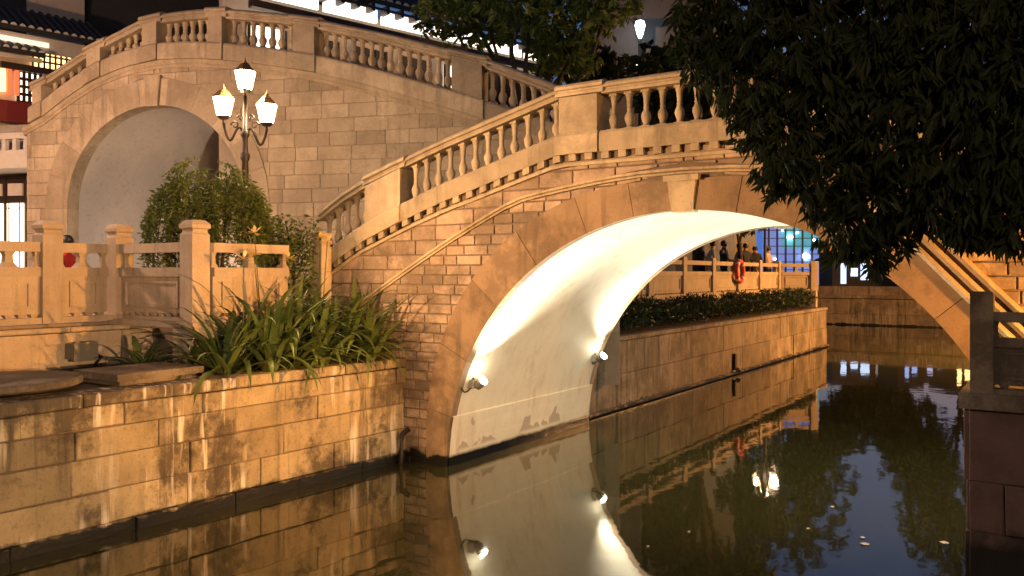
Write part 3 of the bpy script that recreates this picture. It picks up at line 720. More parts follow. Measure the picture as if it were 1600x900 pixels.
# ------------------------------------------------------------------ three-lantern street lamp
def street_lamp(label, loc, S=1.0, rz=0.0, group=None):
    r = tag(empty('street_lamp', loc, rz), label, 'street lamp', group); m = MB()
    m.lathe([(0.16*S, 0), (0.16*S, 0.12*S), (0.11*S, 0.2*S), (0.09*S, 0.5*S), (0.1*S, 0.55*S), (0.06*S, 0.62*S), (0.05*S, 1.2*S), (0.042*S, 2.0*S), (0.06*S, 2.03*S), (0.06*S, 2.09*S), (0.038*S, 2.12*S), (0.035*S, 2.3*S), (0.055*S, 2.33*S), (0.055*S, 2.38*S), (0.03*S, 2.42*S), (0.024*S, 2.85*S)], 12)
    m.build('post', M['iron'], r, local=True)
    def lantern(x, y, z):
        g = empty('lantern'); g.parent = r; g.location = (x*S, y*S, z*S); g.scale = (.78, .78, .78)
        def frust(r0, r1, z0, z1, nm, mt, rr=6):
            b = MB(); b.frustum((0,0,0), (1,0,0), (0,1,0), r0*S, r1*S, z0*S, z1*S, rr); b.build(nm, mt, g, local=True)
        frust(0.09, 0.145, 0.04, 0.33, 'glass', M['lamp_glass'])
        frust(0.055, 0.1, -0.02, 0.038, 'base_cup', M['iron'])
        b = MB()
        for k in range(6):
            a = 2*math.pi*(k+.5)/6; c_, s_ = math.cos(a), math.sin(a); q0, q1 = 0.09/math.cos(math.pi/6)+0.004, 0.145/math.cos(math.pi/6)+0.004
            b.tube([(c_*q0*S, s_*q0*S, 0.035*S), (c_*q1*S, s_*q1*S, 0.335*S)], 0.006*S, 4)
        b.build('frame', M['brass'], g, local=True)
        b = MB(); b.frustum((0,0,0), (1,0,0), (0,1,0), 0.165*S, 0.15*S, 0.332*S, 0.35*S, 6); b.frustum((0,0,0), (1,0,0), (0,1,0), 0.15*S, 0.075*S, 0.351*S, 0.44*S, 6); b.frustum((0,0,0), (1,0,0), (0,1,0), 0.085*S, 0.05*S, 0.441*S, 0.475*S, 6)
        b.lathe([(0.02*S, 0.475*S), (0.035*S, 0.5*S), (0.012*S, 0.525*S), (0.004*S, 0.58*S)], 8); b.build('roof', M['brass'], g, local=True)
        b = MB(); b.tube([(0, 0, -0.02*S), (0, 0, -0.09*S)], 0.018*S); b.build('stem', M['iron'], g, local=True)
    lantern(0, 0, 2.9); 
    for sx, dz in ((-1, 0.0), (1, -0.09)):
        lantern(sx*0.28, 0, 2.56+dz)
        b = MB(); pts = []
        for k in range(13):
            t = k/12; pts.append((sx*(0.03+0.25*t)*S, 0, (2.36+dz*t + 0.1*math.sin(math.pi*2*(t+0.06)) - 0.02 + 0.1*t**3)*S))
        pts[-1] = (sx*0.28*S, 0, (2.5+dz)*S); b.tube(pts, 0.017*S)
        sp_ = [(sx*(0.13+0.055*math.cos(w)*(1-w/9))*S, 0, (2.47+0.055*math.sin(w)*(1-w/9))*S) for w in [0.5*i for i in range(13)]]; b.tube(sp_, 0.011*S, 5)
        sp_ = [(sx*(0.07+0.04*math.cos(w)*(1-w/9))*S, 0.02, (2.57+0.045*math.sin(w)*(1-w/9))*S) for w in [0.5*i for i in range(13)]]; b.tube(sp_, 0.01*S, 5)
        b.build('scroll_arm', M['iron'], r, local=True)
    return r
LP = cpt(383, 428, 11.6); LS = (4.98-UP)/3.48*0.97
street_lamp('dark iron street lamp with three glowing lanterns before the rear arch', (LP.x, LP.y, UP-0.02), 1.075, YAW)
street_lamp('glowing street lamp on the far terrace mirrored in the water', (-8.4, 27.9, 1.82), 1.02, YAW)

# ------------------------------------------------------------------ things on the near ledge
m = MB(); m.lathe([(0.62, 0.0), (0.66, 0.02), (0.66, 0.065), (0.64, 0.08), (0.0, 0.085)], 40, (-8.05, 3.72, 1.37), smooth=False)
tag(m.build('round_slab', M['worn']), 'round grey stone slab lying on the bank ledge', 'slab')
m = MB(); m.box(-8.25, -7.55, 4.55, 5.4, 1.32, 1.37); m.box(-8.28, -7.5, 4.5, 5.45, 1.371, 1.44)
tag(m.build('square_slab', M['worn']), 'flat rectangular stone slab beside the pier on the ledge', 'slab')
r = tag(empty('metal_box', (-9.55, 5.25, 1.5)), 'grey metal flood box fixed to the orange retaining wall', 'metal box')
m = MB(); m.box(-9.6, -9.42, 5.12, 5.36, 1.42, 1.6); m.box(-9.421, -9.36, 5.1, 5.38, 1.4, 1.62); m.build('housing', M['grey_metal'], r)
m = MB(); m.lathe([(0.02, -0.06), (0.045, -0.05), (0.05, 0.02), (0.03, 0.05)], 10, (-9.48, 5.46, 1.52)); m.build('cable_gland', M['white_metal'], r)
m = MB(); m.tube([(-9.5, 5.46, 1.48), (-9.52, 5.5, 1.4), (-9.56, 5.44, 1.3)], 0.012); m.build('cable', M['iron'], r)

# ------------------------------------------------------------------ plants
def strip(mb, pts, widths, side):
    v = []; n = len(pts)
    for p, w in zip(pts, widths): v += [p - side*w, p + Vector((0, 0, -w*0.35)), p + side*w]
    f = []
    for i in range(n-1):
        a = 3*i; f += [(a, a+1, a+4, a+3), (a+1, a+2, a+5, a+4)]
    mb.add(v, f, True)
def strap_plant(label, loc, n, L, rng, flowers=0, spread=1.0):
    r = tag(empty('strap_leaf_plant', loc), label, 'plant'); m = MB(); o = Vector(loc)
    for i in range(n):
        az = rng.uniform(0, 2*math.pi); el = rng.uniform(0.75, 1.5) if rng.random() < 0.75 else rng.uniform(0.4, 0.8); l = L*rng.uniform(0.65, 1.15); dr = rng.uniform(0.9, 2.3)*spread
        d = Vector((math.cos(az), math.sin(az), 0)); s = Vector((-d.y, d.x, 0)); p = o + d*0.03 + Vector((rng.uniform(-.05,.05), rng.uniform(-.05,.05), 0)); pts = [p.copy()]; k = 8; a = el; w0 = rng.uniform(0.025, 0.048)
        for j in range(k):
            p = p + (d*math.cos(a) + Vector((0, 0, math.sin(a))))*(l/k); pts.append(p.copy()); a -= dr/k*(0.4+1.2*j/k)
        ws = [w0*(0.8 if j == 0 else (1 - (j/k)**3))+0.001 for j in range(k+1)]
        strip(m, pts, ws, s)
    m.build('leaf_clump', M['leaf_strap'], r)
    for q in range(flowers):
        az = rng.uniform(0, 6.28); h = L*rng.uniform(0.85, 1.15); tip = o + Vector((math.cos(az)*0.12, math.sin(az)*0.12, h)); s_ = MB(); s_.tube([o, (o+tip)/2+Vector((0,0,0.05)), tip], 0.006, 5); fl = MB()
        for j in range(9):
            a2 = 2*math.pi*j/9; e2 = rng.uniform(-0.4, 0.9); d = Vector((math.cos(a2)*math.cos(e2), math.sin(a2)*math.cos(e2), math.sin(e2))); sd = Vector((-math.sin(a2), math.cos(a2), 0))
            strip(fl, [tip + d*t for t in (0.0, 0.045, 0.085, 0.12)], [0.005, 0.018, 0.02, 0.003], sd)
        st = s_.build('flower_stalk', M['leaf_strap'], r); fl.build('flower_head', M['petal'], st)
rng = random.Random(31)
spots = [(-7.5, 5.75, 22, .62, 0, 'strap-leaf plant nearest the fence pier, at the edge of the ledge'), (-7.9, 5.7, 14, .5, 0, 'small strap-leaf plant tucked against the fence pier'),
 (-7.75, 6.15, 28, .85, 1, 'tall strap-leaf plant with cream flowers just right of the fence pier'), (-7.38, 6.2, 26, .7, 0, 'strap-leaf plant hanging over the coping below the cream flowers'),
 (-7.95, 6.6, 30, .95, 2, 'tallest strap-leaf plant with two cream flower heads before the fence panel'), (-7.5, 6.6, 30, .8, 0, 'broad strap-leaf plant in the middle of the planted ledge'),
 (-7.36, 6.95, 26, .7, 0, 'strap-leaf plant with arching tips over the coping mid ledge'), (-7.85, 7.05, 30, .9, 1, 'strap-leaf plant with one flower head behind the middle of the ledge'),
 (-7.45, 7.35, 30, .78, 0, 'dark strap-leaf plant two short of the bridge'), (-7.9, 7.45, 30, .92, 2, 'strap-leaf plant with pale flowers below the stair foot post'),
 (-7.32, 7.72, 28, .74, 0, 'drooping strap-leaf plant at the corner of bank wall and bridge'), (-7.7, 7.8, 30, .9, 0, 'upright strap-leaf plant against the bridge brickwork')]
for x, y, n, L, fl, lab in spots: strap_plant(lab, (x, y, LOW-0.03), int(n*1.35), L*1.5, rng, fl)
strap_plant('small spiky plant before the retaining wall beside the pier', (-8.75, 5.55, LOW-0.03), 22, 0.5, rng)

def leaf(mb, p, d, l, w, rng):
    d = d.normalized(); s = d.cross(Vector((rng.uniform(-1, 1), rng.uniform(-1, 1), rng.uniform(-.3, 1))))
    if s.length < 1e-3: s = d.cross(Vector((1, 0, 0)))
    s.normalize(); nrm = s.cross(d); mid = p + d*l*0.5 + nrm*l*0.06; tip = p + d*l - nrm*l*0.04
    mb.add([p, mid - s*w, tip, mid + s*w], [(0, 1, 2, 3)])
def rand_in(c, r, rng, shell=0.0):
    while True:
        v = Vector((rng.uniform(-1, 1), rng.uniform(-1, 1), rng.uniform(-1, 1)))
        if shell <= v.length <= 1: return Vector(c) + Vector((v.x*r[0], v.y*r[1], v.z*r[2]))
def crown(mb, blobs, rng, per, l, w, droop, cluster=7):
    for c, r, k in blobs:
        for i in range(int(per*k)):
            p = rand_in(c, r, rng, 0.25)
            base = Vector((rng.uniform(-1, 1), rng.uniform(-1, 1), rng.uniform(-1, 0.5)-droop)).normalized()
            for j in range(cluster):
                d = base + Vector((rng.uniform(-1, 1), rng.uniform(-1, 1), rng.uniform(-1, 0.8)-droop*0.5))*0.75
                leaf(mb, p + Vector((rng.uniform(-1,1), rng.uniform(-1,1), rng.uniform(-1,1)))*l*0.25, d, l*rng.uniform(0.6, 1.2), w*rng.uniform(0.7, 1.2), rng)
# weeping bush behind the fence
rng = random.Random(5); bc = cpt(330, 360, 11.0)
r = tag(empty('weeping_bush', (bc.x, bc.y, UP)), 'rounded weeping bush beside the lamp post behind the fence', 'bush'); m = MB()
stems = MB()
for i in range(290):
    az = rng.uniform(0, 6.283); rr = 0.57*math.sqrt(rng.random()); top = 3.75 - 0.5*(rr/0.6)**2 + 0.13*math.sin(az*3+1) + rng.uniform(-.25, .12)
    p = Vector((bc.x + math.cos(az)*rr, bc.y + math.sin(az)*rr, top)); d = Vector((math.cos(az), math.sin(az), 0.5)).normalized(); pts = [p.copy()]
    hang = rng.uniform(0.25, 0.75) if rr < 0.45 else rng.uniform(0.6, 1.6)
    k = int(hang/0.06)
    for j in range(k):
        d = (d + Vector((rng.uniform(-.15,.15), rng.uniform(-.15,.15), -0.45))).normalized(); p = p + d*0.06; pts.append(p.copy())
        if p.z < UP+0.05: break
        for q in range(3): leaf(m, p, Vector((rng.uniform(-1,1), rng.uniform(-1,1), rng.uniform(-1.2,.3))), rng.uniform(.06, .11), 0.013, rng)
    if i < 60: stems.tube(pts[::3] + [pts[-1]], 0.005, 4)
m.build('foliage', M['leaf_bush'], r); stems.build('branch_strands', M['bark'], r)
m = MB()
for i in range(5): m.tube([(bc.x+0.05*i-0.1, bc.y, UP-0.03), (bc.x+rng.uniform(-.3,.3), bc.y+rng.uniform(-.2,.2), 2.8), (bc.x+rng.uniform(-.45,.45), bc.y+rng.uniform(-.4,.4), 3.6)], [0.03, 0.022, 0.008]); 
m.build('stem', M['bark'], r)
# creeper at the stair foot
r = tag(empty('creeper', (-8.5, 7.55, UP)), 'leafy creeper trailing over the foot of the bridge stairs', 'creeper'); m = MB()
for i in range(70):
    p = Vector((-8.55 + rng.uniform(-.3,.3), 7.6 + rng.uniform(-.25,.2), 3.05 + rng.uniform(-.25,.2)))
    for j in range(int(rng.uniform(5, 16))):
        p = p + Vector((rng.uniform(-.04,.04), rng.uniform(-.04,.04), -0.06))
        for q in range(2): leaf(m, p, Vector((rng.uniform(-1,1), rng.uniform(-1,1), rng.uniform(-1,.3))), rng.uniform(.06,.1), 0.018, rng)
m.build('foliage', M['leaf_bush'], r); m = MB(); m.tube([(-8.5, 7.55, UP-.03), (-8.52, 7.58, 2.5), (-8.6, 7.5, 3.1)], [0.02, .015, .008]); m.build('stem', M['bark'], r)

# foreground tree
rng = random.Random(8)
r = tag(empty('broadleaf_tree', (1.6, 5.4, 1.3)), 'dark leafy tree overhanging the canal and the top of the bridge', 'tree')
BL = [(1150, 10, 95, 6.3), (1085, 45, 50, 6.3), (1110, 100, 42, 6.3), (1170, 110, 70, 6.2), (1255, 50, 110, 6.0), (1190, 190, 50, 6.1), (1235, 175, 80, 5.9), (1225, 265, 45, 6.0), (1290, 250, 85, 5.7), (1320, 345, 60, 5.7), (1345, 395, 34, 5.7), (1300, 120, 110, 5.7), (1380, 60, 130, 5.4), (1400, 180, 120, 5.4), (1400, 290, 85, 5.5), (1385, 362, 45, 5.6), (1460, 300, 62, 5.4), (1500, 60, 130, 5.1), (1520, 200, 120, 5.0), (1530, 300, 80, 5.0), (1580, 330, 60, 5.0), (1600, 100, 140, 4.9), (1640, 250, 120, 4.9), (1500, 340, 45, 5.2), (1560, 355, 30, 5.0),
      (1120, -120, 120, 6.4), (1300, -120, 160, 5.9), (1480, -120, 170, 5.4), (1680, -80, 190, 5.1), (1800, 120, 170, 5.2), (1400, -320, 170, 5.8), (1650, -300, 200, 5.4)]
blobs = []
for px, py, rp, D in BL:
    c = cpt(px, py, D); q = rp/1300*D; blobs.append((c, (q*0.95, q*0.95, q*0.95), (q/0.4)**2))
m = MB(); crown(m, blobs, rng, 130, 0.135, 0.018, 0.7, 7); m.build('crown', M['leaf_dark'], r)
m = MB(); tb = Vector((1.6, 5.4, 1.25)); fork = Vector((1.3, 5.6, 3.4))
m.tube([tb, tb + Vector((-.05, .1, .6)), fork], [0.26, 0.2, 0.16], 10); m.build('trunk', M['bark'], r)
m = MB()
for i, (c, q, k) in enumerate(blobs):
    s0 = fork + Vector((0, 0, rng.uniform(0, .8))); mid = (s0 + c)/2 + Vector((rng.uniform(-.2,.2), rng.uniform(-.2,.2), rng.uniform(.15,.5)))
    m.tube([fork, s0*0.7 + mid*0.3 + Vector((0,0,.1)), mid, c], [0.07, 0.05, 0.03, 0.01], 6)
    for j in range(4): m.tube([c, rand_in(c, q, rng), rand_in(c, q, rng)], [0.01, 0.006, 0.003], 4)
m.build('limbs', M['bark'], r)

def tree(label, base, blobs, mat, per, l, w, rng, droop=0.3, rad=0.18, name='tree', cluster=6):
    r = tag(empty(name, base), label, 'tree'); m = MB(); crown(m, blobs, rng, per, l, w, droop, cluster); m.build('crown', mat, r)
    b = Vector(base); t = MB(); zc = min(c[0].z for c in blobs) if blobs else b.z+3; fk = Vector((b.x, b.y, b.z + (zc-b.z)*0.6))
    t.tube([b - Vector((0,0,.05)), (b+fk)/2 + Vector((.05, .03, 0)), fk], [rad, rad*.8, rad*.65], 8); t.build('trunk', M['bark'], r)
    t = MB()
    for c, q, k in blobs: t.tube([fk, (fk+c)/2 + Vector((rng.uniform(-.3,.3), rng.uniform(-.3,.3), .2)), c], [rad*.45, rad*.25, rad*.06], 6)
    t.build('limbs', M['bark'], r)
def B3(px, py, rp, D): c = cpt(px, py, D); q = rp/1300*D; return (c, (q, q, q*0.9), (q/0.8)**2)
rng = random.Random(12)
g = cpt(830, 428, 17.5)
tree('yellow-green lamp-lit tree above the meeting of the two bridges', (g.x, g.y, UP-.03), [B3(700, 20, 50, 17), B3(760, 30, 50, 17), B3(830, 10, 70, 17.5), B3(800, -40, 80, 17.5), B3(880, 35, 55, 17.5), B3(930, 20, 50, 17.5), B3(900, 85, 45, 17.8), B3(850, 85, 35, 17.8), B3(960, -20, 60, 17.5), B3(700, -50, 70, 17.5)], M['leaf_mid'], 120, 0.22, 0.045, rng, 0.2, 0.2)
g = cpt(915, 428, 21)
tree('dark tree behind the balustrade newel', (g.x, g.y, UP-.03), [B3(870, 90, 40, 20.5), B3(920, 100, 45, 21), B3(1010, 105, 25, 20), B3(960, 110, 30, 21)], M['leaf_dark'], 160, 0.22, 0.05, rng, 0.2, 0.16)

# ------------------------------------------------------------------ right bank: granite pier wall and its fence
rng = random.Random(3)
RW = Vector((-0.62, 7.2, 0))
root = tag(empty('granite_wall'), 'dark red granite wall of the right bank beside the arch', 'wall')
FW = Frame(RW, (1, 0, 0), (0, -1, 0))
wall_of_blocks(root, FW, [-0.4, 0.45, 0.83, 1.38], 0.0, 3.2, 1.3, M['granite'], M['mortar'], rng, joint=0.012, ch=0.006)
FW2 = Frame(RW, (0, 1, 0), (-1, 0, 0))
wall_of_blocks(root, FW2, [-0.4, 0.45, 0.83, 1.38], 0.0, 0.92, 0.9, M['granite'], M['mortar'], rng, joint=0.012, ch=0.006)
for a in (0, 1.2, 2.4):
    b = MB(); b.box(RW.x-0.06+a+(0.004 if a else 0), RW.x-0.06+a+1.2, 7.12, 8.05, 1.383, 1.5); b.build('coping_stone', M['worn'], root)
fence('stone_fence', 'dark unlit stone fence post and panel on the granite wall', [(-0.53, 7.24), (0.85, 7.24), (2.2, 7.24)], [1, 1, 1], z0=1.51, S=0.67, cap=1.1, mat=M['worn'])
root = tag(empty('bank_wall'), 'plain bank wall under the viewpoint on the right bank', 'wall')
m = MB(); m.box(1.0, 1.25, -20, 7.2, -0.5, 1.34); m.build('wall_core', M['bank'], root)

# ------------------------------------------------------------------ far bank beyond the arch
rng = random.Random(17)
FX = Frame((-6.62, 11.9, 0), (0, 1, 0), (1, 0, 0))
root = tag(empty('bank_wall'), 'streaked block wall of the far bank seen through the arch', 'wall')
wall_of_blocks(root, FX, [-0.35, 0.62, 1.2], 0, 16.8, 2.1, M['bank_far'], M['mortar'], rng, joint=0.008, ch=0.006)
for p in courses([1.203, 1.3], lambda z: 0, lambda z: 16.8, 1.7, 0.01, rng): b = MB(); stone(b, FX, p, -0.3, 0.06, 0.012); b.build('coping_stone', M['bank_far'], root)
b = MB(); b.box(-6.62, -6.53, 11.9, 28.7, 0.02, 0.07); b.build('foot_ledge', M['bank_far'], root)
b = MB(); b.box(-30, -6.63, 28.5, 28.72, -0.4, 1.29); b.build('end_wall', M['bank_far'], root)
r = tag(empty('mooring_bracket', (-6.58, 19.4, 0.3)), 'dark rusty mooring bracket on the far bank wall', 'bracket')
m = MB(); m.box(-6.6, -6.53, 19.36, 19.46, 0.12, 0.5); m.build('plate', M['iron'], r); m = MB(); m.lathe([(0.02, -.05), (.07, -.02), (.07, .03), (.02, .06)], 8, (-6.48, 19.41, 0.12)); m.build('knob', M['bank_far'], r)
pp = [(-8.0, 11.4 + 2.06*i) for i in range(9)]
fence('stone_fence', 'row of lit stone fence panels on the far terrace behind the hedge', pp, [1]*len(pp), z0=1.86, S=0.98, cap=0.97)
fence('stone_fence', 'last stone fence panel of the far terrace turned to the canal', [(-8.0, 28.05), (-6.95, 28.5)], [0, 1], z0=1.86, S=0.98, cap=0.97)
root = tag(empty('terrace_step_wall'), 'low wall under the far terrace fence behind the hedge', 'wall')
m = MB(); m.box(-8.3, -7.85, 12.2, 28.5, 1.0, 1.855); m.box(-7.85, -6.85, 28.3, 28.5, 1.0, 1.852); m.build('wall_core', M['fence'], root)
m = MB(); 
for i in range(15000):
    y = rng.uniform(12.0, 28.4); x = rng.uniform(-7.75, -6.85); hgt = 1.3 + 0.48*rng.random()**0.6*(1 + 0.18*math.sin(y*2.1)+0.12*math.sin(y*5.3+1))
    if abs(x+7.3) > 0.35: hgt = min(hgt, 1.62)
    leaf(m, Vector((x, y, hgt)), Vector((rng.uniform(-1,1), rng.uniform(-1,1), rng.uniform(-.2,1.2))), rng.uniform(.08,.16), 0.018, rng)
tag(m.build('hedge', M['hedge']), 'low dark green hedge along the top of the far bank wall', 'hedge')
r = tag(empty('lifebuoy', (-7.84, 23.6, 2.45)), 'red lifebuoy hanging on the far terrace fence', 'lifebuoy')
m = MB(); RR, rr = 0.29, 0.07; v = []; f = []
for i in range(24):
    a = 2*math.pi*i/24
    for j in range(8): b_ = 2*math.pi*j/8; v.append((-7.83 + rr*math.sin(b_), 23.6 + (RR+rr*math.cos(b_))*math.cos(a), 2.47 + (RR+rr*math.cos(b_))*math.sin(a)))
for i in range(24):
    for j in range(8): f.append((i*8+j, i*8+(j+1)%8, ((i+1)%24)*8+(j+1)%8, ((i+1)%24)*8+j))
m.add(v, f, True); m.build('float_ring', M['ring_red'], r)
for k in range(4):
    a = math.pi/4 + k*math.pi/2; m = MB(); m.tube([(-7.83, 23.6+RR*math.cos(a+t), 2.47+RR*math.sin(a+t)) for t in (-.12, 0, .12)], 0.074, 8); m.build('band', M['ring_white'], r)

# people on the far terrace
def person(label, loc, h, rz, shirt, trousers, pose='stand', hair=(0.01, 0.008, 0.007)):
    r = tag(empty('person', loc, rz), label, 'person')
    S = h/1.7; lean = 0.12 if pose == 'lean' else 0.0
    if pose == 'sit':
        J = {'pel': (0,0,.48), 'chest': (0,.02,.85), 'neck': (0,.03,1.02), 'head': (0,.05,1.2), 'hipL': (.1,0,.46), 'kneeL': (.12,.42,.48), 'footL': (.12,.42,.05), 'hipR': (-.1,0,.46), 'kneeR': (-.12,.42,.48), 'footR': (-.12,.42,.05),
             'shL': (.18,.02,.95), 'elL': (.24,.1,.68), 'haL': (.16,.3,.58), 'shR': (-.18,.02,.95), 'elR': (-.24,.1,.68), 'haR': (-.16,.3,.58), 'toeL': (.12,.56,.03), 'toeR': (-.12,.56,.03)}
    else:
        J = {'pel': (0,0,.92), 'chest': (0,lean*.7,1.28), 'neck': (0,lean,1.45), 'head': (0,lean*1.2+.02,1.6), 'hipL': (.1,0,.88), 'kneeL': (.11,.03,.48), 'footL': (.11,0,.06), 'hipR': (-.1,0,.88), 'kneeR': (-.11,.03,.48), 'footR': (-.11,0,.06),
             'shL': (.19,lean,1.38), 'elL': (.25,lean+.03,1.1), 'haL': (.2,lean+.26,1.0), 'shR': (-.19,lean,1.38), 'elR': (-.25,lean+.03,1.1), 'haR': (-.2,lean+.26,1.0), 'toeL': (.12,.16,.03), 'toeR': (-.12,.16,.03)}
    rad = {'pel': .14, 'chest': .155, 'neck': .055, 'head': .1, 'hip': .095, 'knee': .065, 'foot': .045, 'sh': .07, 'el': .045, 'ha': .032, 'toe': .035}
    names = list(J); ed = [('pel','chest'),('chest','neck'),('neck','head'),('pel','hipL'),('hipL','kneeL'),('kneeL','footL'),('footL','toeL'),('pel','hipR'),('hipR','kneeR'),('kneeR','footR'),('footR','toeR'),('chest','shL'),('shL','elL'),('elL','haL'),('chest','shR'),('shR','elR'),('elR','haR')]
    me = bpy.data.meshes.new('body'); me.from_pydata([tuple(c*S for c in J[n]) for n in names], [(names.index(a), names.index(b)) for a, b in ed], [])
    o = link('body', me, r); sk = o.modifiers.new('skin', 'SKIN'); ss = o.modifiers.new('sub', 'SUBSURF'); ss.levels = 1; ss.render_levels = 1
    for i, n in enumerate(names):
        k = n.rstrip('LR') if n not in ('chest',) else n
        q = rad[k]*S; me.skin_vertices[0].data[i].radius = (q*1.15 if n in ('pel', 'chest') else q, q*0.8 if n in ('pel', 'chest') else q)
        me.skin_vertices[0].data[i].use_root = (n == 'pel')
    mt = bpy.data.materials.new('person_clothes'); n_, l_, b_ = nodes_of(mt); tc = n_.new('ShaderNodeTexCoord'); sp = n_.new('ShaderNodeSeparateXYZ'); l_.new(tc.outputs['Object'], sp.inputs[0])
    rp = n_.new('ShaderNodeValToRGB'); rp.color_ramp.interpolation = 'CONSTANT'; dv = n_.new('ShaderNodeMath'); dv.operation = 'DIVIDE'; l_.new(sp.outputs['Z'], dv.inputs[0]); dv.inputs[1].default_value = 2*S; l_.new(dv.outputs[0], rp.inputs[0]); l_.new(rp.outputs[0], b_.inputs['Base Color'])
    e = rp.color_ramp.elements; e[0].position = 0; e[0].color = (*trousers, 1); w = J['pel'][2]/2; e[1].position = w; e[1].color = (*shirt, 1)
    x = e.new((J['neck'][2]+.02)/2); x.color = (0.42, 0.25, 0.16, 1); b_.inputs['Roughness'].default_value = 0.8
    me.materials.append(mt)
    hd = Vector(J['head'])*S; m = MB(); m.lathe([(0.02*S, 0.135*S), (0.07*S, 0.12*S), (0.108*S, 0.06*S), (0.112*S, 0.0), (0.09*S, -0.05*S)], 12, (hd.x, hd.y-0.02*S, hd.z+0.01*S))
    m.build('hair', plain('hair', hair, 0.5), r, local=True)
    m = MB(); f_ = hd + Vector((0, 0.1*S, -.015*S))
    m.lathe([(.004*S, .02*S), (.014*S, 0), (.012*S, -.015*S), (.002*S, -.02*S)], 6, tuple(f_)); m.build('nose', plain('skin', (.42, .25, .16)), r, local=True)
    m = MB()
    for sx in (-1, 1): m.lathe([(.002*S, .012*S), (.011*S, 0), (.002*S, -.012*S)], 6, (hd.x+sx*.035*S, hd.y+.092*S, hd.z+.02*S))
    m.box(hd.x-.025*S, hd.x+.025*S, hd.y+.085*S, hd.y+.101*S, hd.z-.055*S, hd.z-.045*S); m.build('eyes_and_mouth', plain('dark_features', (.03, .015, .012)), r, local=True)
    return r
def terr(px, off): # position on the far terrace
    k = (px-800)/1300; s = -8.0-off; t = s/(CF.x + CR.x*k); return (s, (CF.y + CR.y*k)*t, UP-0.02)
person('person in a grey top leaning on the far fence leftmost of the group', terr(1107, 0.5), 1.5, R_(-60), (.3, .28, .27), (.03, .03, .04), 'lean')
person('dark haired person in black with a pale face left of the lifebuoy', terr(1131, 0.8), 1.58, R_(-95), (.015, .015, .018), (.03, .03, .04))
person('person in a light grey shirt right above the lifebuoy', terr(1149, 0.45), 1.5, R_(-80), (.25, .24, .24), (.03, .03, .04), 'lean')
person('person in a black jacket right of the lifebuoy', terr(1165, 0.7), 1.55, R_(-120), (.012, .012, .014), (.02, .02, .02))
person('shorter person in dark clothes at the right end of the group', terr(1180, 0.6), 1.48, R_(-150), (.02, .018, .02), (.02, .02, .02))
person('person in pale clothes standing far along the terrace fence', terr(1200, 0.5), 1.5, R_(-100), (.45, .3, .27), (.1, .08, .08))
sp_ = cpt(102, 428, 12.9); person('seated person in red behind the near stone fence', (sp_.x, sp_.y, UP-0.02), 1.5, R_(-60), (.4, .02, .02), (.25, .02, .02), 'sit')
r = tag(empty('stool', (sp_.x, sp_.y, UP-.02)), 'low stool under the seated person in red', 'stool'); m = MB(); m.box(sp_.x-.17, sp_.x+.17, sp_.y-.17, sp_.y+.17, UP+.26, UP+.31); m.build('seat', M['redwood'], r)
for a in (-1, 1):
    for b_ in (-1, 1): m = MB(); m.tube([(sp_.x+a*.13, sp_.y+b_*.13, UP-.02), (sp_.x+a*.12, sp_.y+b_*.12, UP+.26)], .02); m.build('leg', M['redwood'], r)

# ------------------------------------------------------------------ far quay, lit shop fronts and background trees
FQ = Frame((-40, 41.5, 0), (1, 0, 0), (0, -1, 0))
root = tag(empty('quay_wall'), 'brown quay wall closing the canal in the distance', 'wall')
rng = random.Random(23)
wall_of_blocks(root, FQ, [-0.35, 0.5, 1.25], 24, 56, 2.6, M['bank_far'], M['mortar'], rng)
b = MB(); b.box(-16, 16, 41.3, 41.9, 1.26, 1.4); b.build('coping_stone', M['bank_far'], root)
b = MB(); b.box(-16, 16, 41.6, 41.85, 1.401, 1.82); b.build('parapet', M['bank_far'], root)
def shop(label, px0, px1, py0, py1, D, mat, frame=True, name='shop_front'):
    A = cpt(px0, 428, D); B = cpt(px1, 428, D); d = (B-A).normalized(); e = Vector((-d.y, d.x, 0)); L = (B-A).length; c = (A+B)/2; z0 = EYE + (428-py1)/1300*D; z1 = EYE + (428-py0)/1300*D
    r = tag(empty(name, (c.x, c.y, 1.35)), label, 'shop front'); m = MB(); m.obox(Vector((c.x, c.y, 0)), d, e, L/2+.3, 1.2, 1.3, max(z1+.6, 3.6)); 
    cc = Vector((c.x, c.y, 0)) - CF*0; m.build('wall', M['wood'], r)
    k = max(2, int(L/.55))
    for i in range(k):
        p = Vector((A.x, A.y, 0)) + d*(L*(i+.5)/k) - e*1.22; m = MB(); m.obox(p, d, e, L/k/2*(.5+.3*((i*7)%3)/2), 0.02, z0+.2*((i*5)%3), z1-.25*((i*3)%2)); m.build('window', mat, r)
    return r
shop('blue-white lit shop window across the water at the end of the hedge', 1296, 1345, 412, 443, 46, plain('shop_blue', (.5,.6,.8), emit=(.5,.7,1), estr=.6))
shop('blue lit shop window behind the right foot of the arch', 1395, 1418, 405, 440, 46, plain('shop_blue2', (.4,.5,.9), emit=(.3,.48,1), estr=0.4))
shop('pale lit shop window beside the granite wall in the distance', 1428, 1460, 410, 440, 47, plain('shop_pale', (.6,.6,.8), emit=(.5,.62,1), estr=0.35))
shop('amber lit shop window at the far right of the quay', 1475, 1500, 390, 430, 48, M['glow_amber'])
